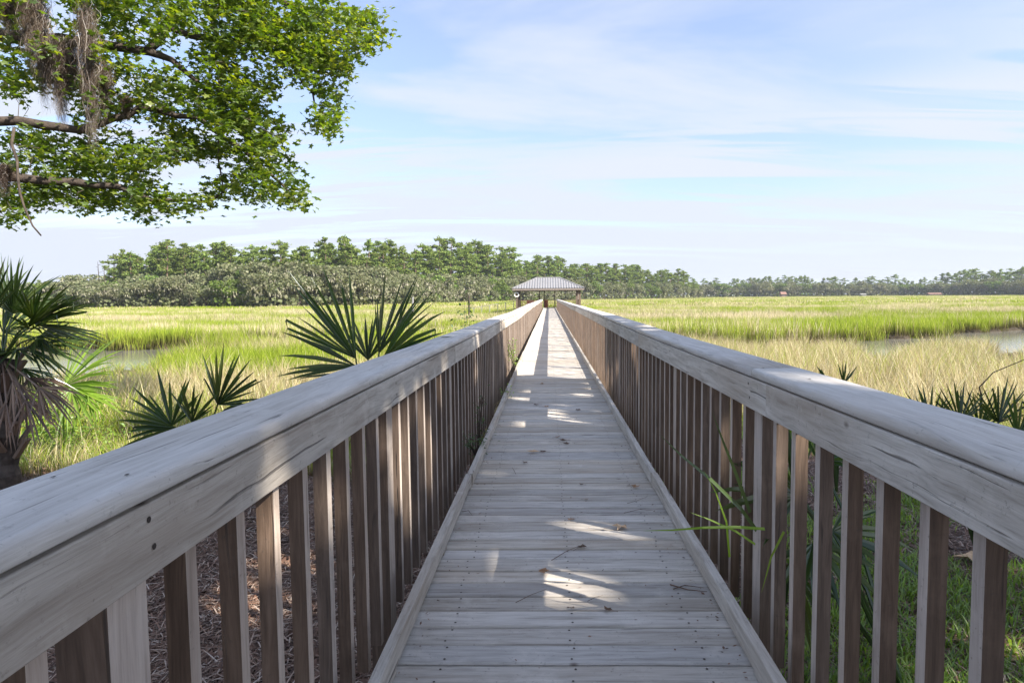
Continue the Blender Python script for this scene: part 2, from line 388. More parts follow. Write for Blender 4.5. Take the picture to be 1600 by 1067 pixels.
mid_c = proto_coll('mid_tufts', [tuft('grass_tuft', 34, 0.85, 0.034, 0.5, 0.35, 20 + i, m_grass, 2) for i in range(5)])
far_c = proto_coll('far_tufts', [tuft('grass_tuft', 70, 0.8, 0.16, 2.6, 0.3, 40 + i, m_grass, 2) for i in range(4)])
def scatter(name, pts, rz, scl, tint, dry, coll, label=None, tilt=None):
    me = bpy.data.meshes.new(name); me.from_pydata(pts.tolist(), [], [])
    def attr(nm, tp, arr):
        a = me.attributes.new(nm, tp, 'POINT'); a.data.foreach_set('vector' if tp == 'FLOAT_VECTOR' else 'value', np.ascontiguousarray(arr, dtype=np.float32).ravel())
    k = len(pts)
    rot = np.zeros((k, 3)); rot[:, 2] = rz
    if tilt is not None: rot[:, 0] = tilt
    attr('rot', 'FLOAT_VECTOR', rot)
    sc_ = scl if np.ndim(scl) == 2 else np.stack([scl] * 3, 1)
    attr('scl', 'FLOAT_VECTOR', sc_)
    attr('tint', 'FLOAT', tint); attr('dry', 'FLOAT', dry)
    o = link(name, me)
    ng = bpy.data.node_groups.new(name, 'GeometryNodeTree')
    ng.interface.new_socket('Geometry', in_out='INPUT', socket_type='NodeSocketGeometry')
    ng.interface.new_socket('Geometry', in_out='OUTPUT', socket_type='NodeSocketGeometry')
    gi, go = ng.nodes.new('NodeGroupInput'), ng.nodes.new('NodeGroupOutput')
    ip = ng.nodes.new('GeometryNodeInstanceOnPoints'); ci = ng.nodes.new('GeometryNodeCollectionInfo')
    ci.inputs['Collection'].default_value = coll; ci.inputs['Separate Children'].default_value = True; ci.inputs['Reset Children'].default_value = True
    ra = ng.nodes.new('GeometryNodeInputNamedAttribute'); ra.data_type = 'FLOAT_VECTOR'; ra.inputs[0].default_value = 'rot'
    sa = ng.nodes.new('GeometryNodeInputNamedAttribute'); sa.data_type = 'FLOAT_VECTOR'; sa.inputs[0].default_value = 'scl'
    ng.links.new(gi.outputs[0], ip.inputs['Points']); ng.links.new(ci.outputs[0], ip.inputs['Instance'])
    ip.inputs['Pick Instance'].default_value = True
    ng.links.new(ra.outputs[0], ip.inputs['Rotation']); ng.links.new(sa.outputs[0], ip.inputs['Scale'])
    ng.links.new(ip.outputs[0], go.inputs[0])
    md = o.modifiers.new('scatter', 'NODES'); md.node_group = ng
    tag(o, label, None, None, 'stuff')
    return o
def nz(x, y, s, off=0.0):
    return np.array([noise.noise(Vector((a * s + off, b_ * s - off, off))) for a, b_ in zip(x, y)])
def in_view(x, y, m=1.5):
    return (x > -0.90 * y - m) & (x < 0.78 * y + m)
def marsh(y0, y1, dens, coll, name, size, label):
    area = 0.5 * (y1 ** 2 - y0 ** 2) * 1.68; k = int(area * dens)
    y = np.sqrt(rng.uniform(y0 ** 2, y1 ** 2, k)); x = rng.uniform(-0.93, 0.80, k) * y
    c, s = creek(x, y)
    ok = (c > np.where(s > 0, -0.45, 0.6)) & (np.abs(x - 0.1) > 1.25 + 0.0 * y)
    ok &= (y - shore(x)) > 0.8
    x, y, c, s = x[ok], y[ok], c[ok], s[ok]
    z = height(x, y)
    n1 = nz(x, y * 2.2, 0.03, 3.1); n2 = nz(x, y * 1.5, 0.12, 7.7); n3 = nz(x, y, 0.7, 1.7)
    nearR = 1 - sstep(30, 38, y + 0 * x)                    # tan foreground growth this side of the creek
    bankf = np.exp(-np.clip(c, 0, 50) / 3.0) * (s > 0)
    tint = np.clip(0.34 + 1.3 * n1 + 0.5 * n2 + 0.9 * bankf, 0, 1)
    tint = np.where(y > 38, np.clip(tint + 0.12, 0, 1), tint)
    dry = np.clip(0.42 - 1.1 * n1 - 0.8 * n2 + 0.25 * n3 - 0.30 * bankf, 0.04, 0.95)
    side = sstep(-6, 2, x)
    dry = np.clip(dry + nearR * (s <= 0) * (0.14 + 0.42 * side) , 0, 0.97)
    # fresh green stand on the left before the creek
    fg = np.exp(-(((x + 10) / 8) ** 2 + ((y - 34) / 5) ** 2)) + 0.7 * np.exp(-(((x + 10) / 4) ** 2 + ((y - 20) / 4) ** 2))
    dry = np.clip(dry - 0.7 * fg, 0.03, 1); tint = np.clip(tint + fg, 0, 1)
    scl = size * (0.85 + 0.35 * rng.random(len(x))) * (1 + 0.25 * n3)
    zs = scl * (1 + 0.30 * bankf) * np.where(y > 38, 0.95, 1.0 + 0.12 * (x > 3))
    zs = zs * (1 + 0.28 * nz(x, y, 0.33, 5.5))
    q_ = x / y; win = np.exp(-((q_ - 0.512) / 0.036) ** 2) + np.exp(-((q_ - 0.715) / 0.03) ** 2)
    left = (q_ < -0.62); low = np.where(left, 0.50 + 0.05 * np.clip(c, 0, 9), np.where(x > 4, 0.74 + 0.03 * np.clip(c, 0, 9) - 0.42 * win, 1.0))
    nb = (s <= 0) & (c < 9); zs = np.where(nb, zs * np.clip(low, 0.3, 1.2), zs); nb = nb & ((left) | (win > 0.4)); keep = ~(nb & (c < 5.5) & (rng.random(len(x)) < 0.85))
    pts = np.stack([x, y, z - 0.03], 1)[keep]; x, y, scl, zs, tint, dry = (q_[keep] for q_ in (x, y, scl, zs, tint, dry))
    return scatter(name, pts, rng.uniform(0, 6.28, len(x)), np.stack([scl, scl, zs], 1), tint, dry, coll, label)
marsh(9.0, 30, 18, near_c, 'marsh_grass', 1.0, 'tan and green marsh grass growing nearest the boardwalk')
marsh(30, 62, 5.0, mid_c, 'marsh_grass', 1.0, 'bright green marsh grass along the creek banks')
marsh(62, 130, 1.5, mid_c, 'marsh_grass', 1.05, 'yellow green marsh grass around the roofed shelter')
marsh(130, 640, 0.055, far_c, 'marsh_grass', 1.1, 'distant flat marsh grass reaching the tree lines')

# ------------------------------------------------------------------ boardwalk
PITCH_P = 0.145; YS, YE = -3.0, 80.0
XL, XR = -0.636, 0.812
bw = empty('boardwalk', (0, 0, 0)); tag(bw, 'long weathered grey plank boardwalk running out over the marsh to the shelter', 'boardwalk')
def plank_mesh(seed):
    r = random.Random(seed); b = MB(); w = 0.1358 + r.uniform(-0.002, 0.0015)
    # gently uneven edges
    k = 6; xs_ = [XL + (XR - XL) * i / k for i in range(k + 1)]
    top = []; bot = []
    ch = 0.006
    prof = [(-w/2, -0.036), (-w/2, -ch), (-w/2 + ch, 0), (w/2 - ch, 0), (w/2, -ch), (w/2, -0.036)]
    vs = []
    for i, x in enumerate(xs_):
        jy = r.uniform(-0.0012, 0.0012); jz = r.uniform(-0.0008, 0.0008); xx = x + (r.uniform(-0.006, 0.006) if i in (0, k) else 0)
        vs += [(xx, p[0] + jy, p[1] + jz) for p in prof]
    fs = []
    for i in range(k):
        for j in range(6):
            a, c_ = i * 6 + j, i * 6 + (j + 1) % 6; fs.append((a, a + 6, c_ + 6, c_))
    fs.append(tuple(range(6))); fs.append(tuple(k * 6 + 5 - j for j in range(6)))
    b.add(vs, fs)
    for x in (-0.44, 0.09, 0.62):
        for y in (-0.042, 0.042):
            cx_, cy_ = x + r.uniform(-0.012, 0.012), y + r.uniform(-0.006, 0.006); rr = 0.0055
            b.add([(cx_ + rr * math.cos(a * math.pi / 3), cy_ + rr * math.sin(a * math.pi / 3), 0.0021) for a in range(6)], [tuple(range(6))], 1)
    return b
m_nail = simple('rusty nail', (0.035, 0.025, 0.02), 0.7)
pm = [plank_mesh(i).mesh('plank', [w_plank, m_nail]) for i in range(8)]
nP = int((YE - YS) / PITCH_P)
for i in range(300):
    y = YS + 1.6 + i * PITCH_P
    o = link('plank', pm[rnd.randrange(8)], bw, (rnd.uniform(-0.004, 0.004), y, rnd.uniform(-0.003, 0.001)),
             (rnd.uniform(-0.012, 0.012), rnd.uniform(-0.0012, 0.0012), rnd.uniform(-0.002, 0.002)))
    if rnd.random() < 0.5: o.rotation_euler.z += math.pi; o.location.x += XL + XR
bf = MB(); yy = YS + 1.6 + 300 * PITCH_P
while yy < YE:
    dz = rnd.uniform(-0.004, 0.001); bf.box(XL, XR, yy - 0.069, yy + 0.069, -0.036 + dz, dz); yy += PITCH_P
o = bf.build('plank_run', w_plank, bw); tag(o, 'far run of deck planks', kind='stuff')
for x in (-0.40, 0.06, 0.60):
    b = MB(); b.box(x - 0.02, x + 0.02, YS, YE, -0.235, -0.040); b.build('joist', w_board, bw)
for x in (-0.612, 0.790):
    b = MB(); b.box(x - 0.018, x + 0.018, YS, YE, -0.27, -0.041); b.build('rim_joist', w_board, bw)
def wob(y, side):
    "slow settlement of the walkway's rails"
    if side < 0: return 0.006 * math.sin(y * 0.7) - 0.030 * math.exp(-((y - 17) / 7.5) ** 2)
    return 0.005 * math.sin(y * 0.6 + 1) + 0.012 * math.exp(-((y - 16) / 6) ** 2)
def extrude(prof, ylist, off, mt, name, parent, smooth=True):
    b = MB(); k = len(prof); vs = []
    for y in ylist:
        ox, oz = off(y); vs += [(p[0] + ox, y, p[1] + oz) for p in prof]
    fs = []
    for i in range(len(ylist) - 1):
        for j in range(k):
            a, c_ = i * k + j, i * k + (j + 1) % k; fs.append((a, c_, c_ + k, a + k))
    fs.append(tuple(k - 1 - j for j in range(k))); fs.append(tuple((len(ylist) - 1) * k + j for j in range(k)))
    b.add(vs, fs); return b
def rounded(x0, x1, z0, z1, r, rb=0.003, seg=5):
    pr = [(x0 + rb, z0), (x1 - rb, z0), (x1, z0 + rb)]
    for i in range(seg + 1):
        a = math.pi / 2 * i / seg; pr.append((x1 - r + r * math.cos(a), z1 - r + r * math.sin(a)))
    for i in range(seg + 1):
        a = math.pi / 2 * i / seg; pr.append((x0 + r - r * math.sin(a), z1 - r + r * math.cos(a)))
    pr.append((x0, z0 + rb)); return pr
TOP, CT, FH = 1.115, 0.040, 0.140
bal_n = {-1: 0, 1: 0}
def railing(side, xf, curb_in, y_post, label):
    part = empty('railing'); part.parent = bw; part['label'] = label
    sg = side
    def lx(a, b_): return (min(sg * a, sg * b_), max(sg * a, sg * b_))
    cap0 = lx(xf + 0.001, xf + 0.235); fa = lx(xf, xf + 0.038); cu = lx(curb_in, curb_in + 0.044)
    # cap, fascia and curb boards end to end, joints over posts
    joints = [YS]; y = 2.93 if side > 0 else 6.94
    while y < YE: joints.append(y); y += 3.9 if rnd.random() < 0.8 else 1.95
    joints.append(YE)
    for a, c_ in zip(joints[:-1], joints[1:]):
        dx0, dz0 = rnd.uniform(-0.003, 0.003), rnd.uniform(-0.002, 0.002)
        yl = np.linspace(a + 0.0015, c_ - 0.0015, max(2, int((c_ - a) / 0.65) + 1)).tolist()
        b = extrude(rounded(cap0[0], cap0[1], TOP - CT, TOP, 0.019, 0.005), yl, lambda y: (dx0 * 1.0, wob(y, side) + dz0), None, 'rail_cap', part)
        yn = a + 0.06
        nl = []
        if a < 16:
            ps = [y_post + 1.95 * k for k in range(-2, 12)]
            for yp in ps:
                for dxn in (0.055, 0.175):
                    if a + 0.02 < yp + 0.03 < c_ - 0.02: nl.append((sg * (xf + dxn + rnd.uniform(-0.02, 0.02)), yp + rnd.uniform(-0.03, 0.04)))
            for _ in range(3): nl.append((sg * (xf + rnd.uniform(0.04, 0.19)), rnd.uniform(a + 0.1, c_ - 0.1)))
        for (nx_, ny_) in nl:
            rr = rnd.uniform(0.0035, 0.006); z = TOP + 0.0022 + wob(ny_, side) + dz0
            b.add([(nx_ + rr * 0.8 * math.cos(q * math.pi / 4), ny_ + rr * 1.6 * math.sin(q * math.pi / 4), z) for q in range(8)], [tuple(range(8))], 1)
        o = b.build('rail_cap', [w_cap, m_nail], part, True)
        for p_ in o.data.polygons:
            if len(p_.vertices) > 4: p_.use_smooth = False
    j2 = [YS]; y = 2.72 if side > 0 else 5.06
    while y < YE: j2.append(y); y += 3.9
    j2.append(YE)
    for a, c_ in zip(j2[:-1], j2[1:]):
        dx0, dz0 = rnd.uniform(-0.001, 0.001), rnd.uniform(-0.001, 0.001)
        yl = np.linspace(a + 0.001, c_ - 0.001, max(2, int((c_ - a) / 0.65) + 1)).tolist()
        b = extrude(rounded(fa[0], fa[1], TOP - CT - 0.0075 - FH, TOP - CT - 0.0075, 0.004, 0.003, 2), yl, lambda y: (dx0, wob(y, side) + dz0), None, 'rail_board', part)
        if a < 12:
            for k in range(-2, 12):
                yp = y_post + 1.95 * k
                if a < yp < c_:
                    for dz in (-0.035, -0.10):
                        x_ = sg * (xf - 0.0012) + dx0; zc = TOP - CT + dz + rnd.uniform(-0.012, 0.012); yc = yp + rnd.uniform(-0.02, 0.03); rr = 0.0065
                        ring = [(x_, yc + rr * math.cos(q * math.pi / 4), zc + wob(yc, side) + rr * math.sin(q * math.pi / 4)) for q in range(8)]
                        b.add(ring, [tuple(range(8))], 1)
        b.build('rail_board', [w_board, m_nail], part)
    j3 = [YS]; y = 4.8 + (0.05 if side > 0 else 0) - 3.66 * (1 if side > 0 else 0) + 0.0
    y = 1.16 if side > 0 else 4.8
    while y < YE: j3.append(y); y += 3.66
    j3.append(YE)
    for a, c_ in zip(j3[:-1], j3[1:]):
        b = MB(); dx0 = rnd.uniform(-0.006, 0.006)
        b = extrude(rounded(cu[0], cu[1], 0.020, 0.109, 0.005, 0.003, 2), [a + 0.001, (a + c_) / 2, c_ - 0.001], lambda y: (dx0, 0.002 * math.sin(y)), None, 'curb', part)
        b.build('curb', [w_board, m_nail], part)
    bb = MB()
    for k in range(int((YE - YS) / 1.22)):
        y = YS + 0.4 + k * 1.22; bb.box(cu[0] + 0.004, cu[1] - 0.004, y, y + 0.10, 0.0035, 0.0195)
    o = bb.build('curb_blocks', w_board, part); o['kind'] = 'stuff'
    # posts down to the mud
    pmb = MB(); pmb.box(-0.050, 0.050, -0.055, 0.055, 0, 1.0)
    pmesh = None; xi = xf + 0.038 + 0.001
    posts = [y_post + 1.95 * k for k in range(-2, int(YE / 1.95) + 1) if YS + 0.1 < y_post + 1.95 * k < YE - 0.1]
    pb = MB(); w = 0.098
    pb.box(-w / 2, w / 2, -0.055, 0.055, -2.1, TOP - CT - 0.003 - 0.06)
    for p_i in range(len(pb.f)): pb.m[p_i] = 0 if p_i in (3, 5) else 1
    postm = pb.mesh('post', [w_side, w_front])
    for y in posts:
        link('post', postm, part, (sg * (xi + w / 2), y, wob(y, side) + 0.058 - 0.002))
    bwX, bwY = 0.049, 0.042
    vb = []
    for s_ in range(3):
        b2 = MB(); b2.box(-bwX / 2, bwX / 2, -bwY / 2, bwY / 2, -0.16, TOP - CT - 0.006)
        # front and rear faces are dark brown, the sides pale
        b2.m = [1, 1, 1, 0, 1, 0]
        vb.append(b2.mesh('baluster', [w_side, w_front]))
    gaps = []; 
    for a, c_ in zip(posts[:-1], posts[1:]):
        k = 9 - 1; sp = (c_ - a) / (k + 1.0)
        for i in range(1, k + 1): gaps.append(a + sp * i + rnd.uniform(-0.006, 0.006))
    # before the first post
    y = posts[0] - 0.21
    while y > YS: gaps.insert(0, y); y -= 0.21
    gaps.sort()
    ind = [y for y in gaps if y > -0.6][:150]; rest = [y for y in gaps if y > -0.6][150:]
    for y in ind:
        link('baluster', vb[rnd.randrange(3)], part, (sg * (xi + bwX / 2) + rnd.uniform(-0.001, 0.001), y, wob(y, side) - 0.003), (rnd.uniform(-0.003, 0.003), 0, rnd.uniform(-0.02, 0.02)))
    rb_ = MB()
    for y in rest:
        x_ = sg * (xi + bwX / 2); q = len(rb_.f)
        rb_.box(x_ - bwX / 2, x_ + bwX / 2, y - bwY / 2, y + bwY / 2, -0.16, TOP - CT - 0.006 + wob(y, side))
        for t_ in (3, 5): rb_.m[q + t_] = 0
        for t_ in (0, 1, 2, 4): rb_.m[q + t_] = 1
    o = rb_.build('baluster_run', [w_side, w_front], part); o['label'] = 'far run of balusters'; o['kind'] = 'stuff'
    return part
railing(-1, 0.748, 0.597, 1.14, 'left railing')
railing(1, 0.920, 0.772, 0.98, 'right railing')

# ------------------------------------------------------------------ roofed shelter at the far end
sh = empty('shelter', (-0.08, 80, 0)); tag(sh, 'open roofed wooden shelter with pale metal hip roof at the end of the boardwalk', 'shelter')
m_metal = simple('pale metal roofing', (0.33, 0.33, 0.34), 0.5, 0.10, 1.2, metal=0.35)
m_seam = simple('roof seam', (0.14, 0.14, 0.145), 0.5)
m_trim = simple('shelter trim', (0.20, 0.17, 0.15), 0.8)
m_white = simple('white ring', (0.75, 0.75, 0.72), 0.6, 0.06)
m_red = simple('faded red paint', (0.42, 0.13, 0.07), 0.7, 0.2)
SW, SD, EZ, RZ = 4.45, 8.4, 2.50, 3.95
b = MB()
for k in range(int(SD / 0.145)): b.box(-4.0, 4.0, 0.03 + k * 0.145, 0.165 + k * 0.145, -0.04, 0)
o = b.build('floor_planks', w_plank, sh); o['kind'] = 'stuff'
b = MB(); b.box(-4.0, 4.0, 0.03, SD, -0.30, -0.042); b.build('floor_frame', w_tan, sh)
ex = 0.45; x0, x1, y0, y1 = -SW, SW, -ex, SD + ex
rl = 1.42; ym = (y0 + y1) / 2
Pc = [(x0, y0, EZ), (x1, y0, EZ), (x1, y1, EZ), (x0, y1, EZ), (-rl, ym, RZ), (rl, ym, RZ)]
b = MB(); b.add(Pc, [(0, 1, 5, 4), (1, 2, 5), (2, 3, 4, 5), (3, 0, 4)])
b.add([(p[0], p[1], p[2] - 0.06) for p in Pc], [(4, 5, 1, 0), (5, 2, 1), (5, 4, 3, 2), (4, 0, 3)])
b.build('roof', m_metal, sh)
# standing seams
for k in range(27):
    x = x0 + (k + 0.5) * (x1 - x0) / 27
    t = 1.0 if abs(x) <= rl else (SW - abs(x)) / (SW - rl)
    for (ya, yb) in ((y0, ym), (y1, ym)):
        b = MB(); b.beam((x, ya, EZ + 0.02), (x, ya + (yb - ya) * t, EZ + (RZ - EZ) * t + 0.02), 0.09, 0.06)
        b.build('roof_seam', m_seam, sh)
b = MB()
for (a, c_) in ((0, 4), (1, 5), (2, 5), (3, 4), (4, 5)): b.beam(Vector(Pc[a]) + Vector((0, 0, 0.04)), Vector(Pc[c_]) + Vector((0, 0, 0.04)), 0.16, 0.05)
b.build('ridge_cap', m_metal, sh)
for (a, c_) in ((0, 1), (1, 2), (2, 3), (3, 0)):
    b = MB(); p, q = Vector(Pc[a]), Vector(Pc[c_]); dz = Vector((0, 0, -0.17)); b.beam(p + dz, q + dz, 0.05, 0.20); b.build('fascia_board', m_trim, sh)
for y in (0.12, SD / 2, SD - 0.12):
    b = MB(); b.box(-3.95, 3.95, y - 0.05, y + 0.05, EZ - 0.30, EZ - 0.08); b.build('roof_beam', m_trim, sh)
for x in (-3.92, 3.55, 3.95):
    for y in (0.12, SD - 0.12):
        if x == 3.55 and y > 1: continue
        b = MB(); b.box(x - 0.11, x + 0.11, y - 0.10, y + 0.10, -2.2, EZ - 0.30); b.build('post', w_tan, sh)
for x, y in ((-1.2, SD - 0.12), (0.9, SD - 0.12), (-3.92, SD / 2), (3.95, SD / 2), (-0.55, SD - 0.13)):
    b = MB(); b.box(x - 0.07, x + 0.07, y - 0.09, y + 0.09, -2.2, EZ - 0.30); b.build('post', m_trim, sh)
def rail_panel(a, c_, nb):
    a, c_ = Vector(a), Vector(c_)
    b = MB(); b.beam(a + Vector((0, 0, 1.0)), c_ + Vector((0, 0, 1.0)), 0.12, 0.05); b.beam(a + Vector((0, 0, 0.12)), c_ + Vector((0, 0, 0.12)), 0.05, 0.08)
    for i in range(nb):
        p = a.lerp(c_, (i + 0.5) / nb); b.box(p.x - 0.025, p.x + 0.025, p.y - 0.025, p.y + 0.025, 0.16, 0.97)
    b.build('side_rail', w_tan, sh)
rail_panel((-3.85, 0.12, 0), (-1.05, 0.12, 0), 16); rail_panel((1.15, 0.12, 0), (3.4, 0.12, 0), 14)
rail_panel((-3.92, 0.3, 0), (-3.92, SD - 0.3, 0), 40); rail_panel((3.95, 0.3, 0), (3.95, SD - 0.3, 0), 40); rail_panel((-3.8, SD - 0.12, 0), (3.8, SD - 0.12, 0), 40)
b = MB()
for k in range(28):
    a = 2 * math.pi * k / 28
bt = MB(); rr = [(0.26 * math.cos(2 * math.pi * k / 20), 0, 0.26 * math.sin(2 * math.pi * k / 20)) for k in range(21)]
bt.tube(rr, 0.075, 8); o = bt.build('life_ring', m_white, None, True); o.location = (-4.02, 79.90, 1.72)
tag(o, 'white life ring hanging on the left front post of the shelter', 'life ring')
bn = empty('bench', (-2.35, 80.9, 0.002)); tag(bn, 'reddish brown bench behind the left railing of the shelter', 'bench')
b = MB(); b.box(-0.5, 0.5, -0.22, 0.22, 0.42, 0.47); b.build('seat', m_red, bn)
b = MB(); b.box(-0.5, 0.5, 0.20, 0.25, 0.52, 1.0); b.build('backrest', m_red, bn)
for x in (-0.42, 0.42):
    for y in (-0.18, 0.18):
        b = MB(); b.box(x - 0.04, x + 0.04, y - 0.04, y + 0.04, 0, 0.42); b.build('leg', m_red, bn)
bx_ = empty('storage_box', (-0.35, 86.6, 0.002)); tag(bx_, 'small orange red box standing at the far side of the shelter floor', 'box')
b = MB(); b.box(-0.24, 0.24, -0.2, 0.2, 0.0, 0.85); b.build('body', m_red, bx_)
b = MB(); b.box(-0.27, 0.27, -0.23, 0.23, 0.852, 1.02); b.build('lid', simple('orange lid', (0.6, 0.22, 0.10), 0.6), bx_)
gw = empty('gangway', (-3.98, 84, 0)); tag(gw, 'narrow gangway sloping down to the water from the left side of the shelter', 'gangway')
b = MB(); b.beam((-0.1, 0, -0.05), (-6.5, 0.6, -1.0), 0.9, 0.08); b.build('ramp', m_trim, gw)
for dy in (-0.45, 0.45):
    b = MB(); b.beam((-0.1, dy, 0.95), (-6.5, dy + 0.6, 0.0), 0.04, 0.05); 
    for k in range(6):
        t = (k + 0.5) / 6; b.beam((-0.1 - 6.4 * t, dy + 0.6 * t, -0.05 - 0.95 * t), (-0.1 - 6.4 * t, dy + 0.6 * t, 0.95 - 0.95 * t), 0.04, 0.04)
    b.build('handrail', m_metal, gw)
# marker poles in the marsh
for (px, yt, yb, Y, lab) in ((733, 462, 487, 66, 'dark wooden pole standing in the marsh left of the shelter'), (645, 464, 478, 75, 'thin pale pole standing in the marsh behind the big palmetto')):
    p, q = at(px, yb, Y), at(px, yt, Y); b = MB(); b.tube([(0, 0, -1.5), (0, 0, 0), (0.02, 0, q.z - p.z)], [0.12, 0.11, 0.09], 8)
    o = b.build('marsh_pole', bark if px > 700 else m_metal); o.location = p; tag(o, lab, 'pole')

# ------------------------------------------------------------------ far trees
def cards(b, centers, size, r, flat=0.0, aspect=1.0, droop=0.0):
    for c_ in centers:
        s_ = size * r.uniform(0.6, 1.3)
        u = Vector((r.gauss(0, 1), r.gauss(0, 1), r.gauss(0, 1) * (1 - flat))).normalized()
        w = u.cross(Vector((r.gauss(0, 1), r.gauss(0, 1), r.gauss(0, 1)))).normalized() * aspect
        if droop: u = (u * 0.35 + Vector((0, 0, -1)) * droop).normalized(); w = u.cross(Vector((r.gauss(0, 1), r.gauss(0, 1), 0.01))).normalized() * 0.35
        c_ = Vector(c_); b.add([c_ - u * s_ - w * s_ * 0.4, c_ + u * s_ * 0.2 - w * s_, c_ + u * s_, c_ + w * s_ * 0.8], [(0, 1, 2, 3)])
def blob(r, c_, rx, ry, rz, k, shell=0.55):
    out_ = []
    for _ in range(k):
        v = Vector((r.gauss(0, 1), r.gauss(0, 1), r.gauss(0, 1))).normalized() * (shell + (1 - shell) * r.random())
        out_.append((c_[0] + v.x * rx, c_[1] + v.y * ry, c_[2] + v.z * rz))
    return out_
def pine_meshes(seed, H=18.0):
    r = random.Random(seed); t = MB(); lean = r.uniform(-0.5, 0.5)
    pts = [(lean * (k / 6) ** 2, 0.2 * math.sin(k), H * k / 6) for k in range(7)]
    t.tube(pts, [0.26 - 0.033 * k for k in range(7)], 6); cr = MB()
    nl = r.randint(12, 22)
    lo = r.uniform(0.28, 0.52); wid = r.uniform(2.2, 3.9); peak = r.uniform(0.5, 0.8)
    for i in range(nl):
        f = lo + (0.99 - lo) * ((i + r.random()) / nl); z = H * f; a = i * 2.4 + r.uniform(-0.9, 0.9)
        prof = min(1.0, 0.45 + 1.1 * (f - lo)) if f < peak else max(0.12, 1 - ((f - peak) / (1.03 - peak)) ** 1.8)
        L = wid * prof * r.uniform(0.4, 1.25); bx0 = lean * f * f
        e = Vector((bx0 + math.cos(a) * L, math.sin(a) * L, z + r.uniform(-0.1, 0.35) * L))
        t.tube([(bx0, 0, z - 0.2), tuple(e)], [0.08, 0.03], 4)
        for q in (0.45, 0.8, 1.05):
            p = Vector((bx0, 0, z)).lerp(e, q) + Vector((r.gauss(0, 0.3), r.gauss(0, 0.3), r.gauss(0, 0.2))); q2 = r.uniform(0.55, 1.25)
            cards(cr, blob(r, p, q2, q2, q2 * r.uniform(0.35, 0.7), int(36 * q2), 0.1), 0.24, r, 0.25)
    cards(cr, blob(r, (lean, 0, H - 0.2), 0.8, 0.8, 0.9, 45, 0.1), 0.24, r)
    return t.mesh('trunk', bark_pine), cr.mesh('crown', m_pine)
def oak_meshes(seed, H=9.0, Rr=5.0, moss=0.35):
    r = random.Random(seed); t = MB(); cr = MB(); ms = MB()
    t.tube([(0, 0, 0), (0.1, 0, 1.2), (0, 0.1, 2.6)], [0.5, 0.42, 0.36], 7)
    for i in range(11):
        a = i * 2.4 + r.uniform(-0.3, 0.3); L = Rr * r.uniform(0.35, 0.8); z = H * r.uniform(0.42, 0.84)
        p = Vector((math.cos(a) * L, math.sin(a) * L, z)); t.tube([(0, 0, 2.2), tuple(p * 0.5 + Vector((0, 0, 0.9))), tuple(p)], [0.22, 0.14, 0.05], 4)
        rb = Rr * r.uniform(0.32, 0.48)
        cards(cr, blob(r, p, rb, rb, rb * 0.66, 230, 0.5), 0.25, r)
        mc = blob(r, (p.x, p.y, p.z - rb * 0.5), rb * 0.9, rb * 0.9, rb * 0.55, int(70 * moss * 2), 0.6)
        cards(ms, mc, 0.42, r, droop=1.0)
    low = blob(r, (0, 0, H * 0.22), Rr * 0.85, Rr * 0.85, H * 0.22, 170, 0.6); cards(cr, [c_ for c_ in low if c_[2] > 0.1], 0.4, r)
    return t.mesh('trunk', bark), cr.mesh('crown', m_oak), ms.mesh('moss', m_mossfar)
PINES = [pine_meshes(100 + i) for i in range(12)]
m_green = leafmat('broad green leaves', (0.06, 0.10, 0.028), (0.13, 0.185, 0.05), 0.2, cc=(0.19, 0.22, 0.08), wide=0.5, gloss=0.0)
OAKS = [oak_meshes(200 + i, Rr=4.4 + 0.3 * (i % 4), moss=(0.15, 0.5, 0.35, 0.7)[i % 4]) for i in range(8)]
for i_ in (1, 4): OAKS[i_][1].materials[0] = m_green
def pine(X, Y, z, H, label, group):
    t, c_ = PINES[rnd.randrange(12)]; o = empty('pine_tree', (X, Y, z), rnd.uniform(0, 6.28)); s_ = H / 18.5; o.scale = (s_ * rnd.uniform(1.0, 1.35) * (1.25 if Y > 380 else 1),) * 2 + (s_,)
    link('trunk', t, o); link('crown', c_, o); tag(o, label, 'pine tree', group)
def oak(X, Y, z, H, label, group, wide=1.0, moss=True):
    t, c_, m_ = OAKS[rnd.randrange(8)]; o = empty('oak_tree', (X, Y, z), rnd.uniform(0, 6.28)); s_ = H / 9.2; o.scale = (s_ * wide * rnd.uniform(0.85, 1.15),) * 2 + (s_,)
    link('trunk', t, o); link('crown', c_, o)
    if moss: link('moss', m_, o)['kind'] = 'stuff'
    tag(o, label, 'oak tree', group)
def interp(pairs, x):
    return float(np.interp(x, [p[0] for p in pairs], [p[1] for p in pairs]))
GZF = -1.15
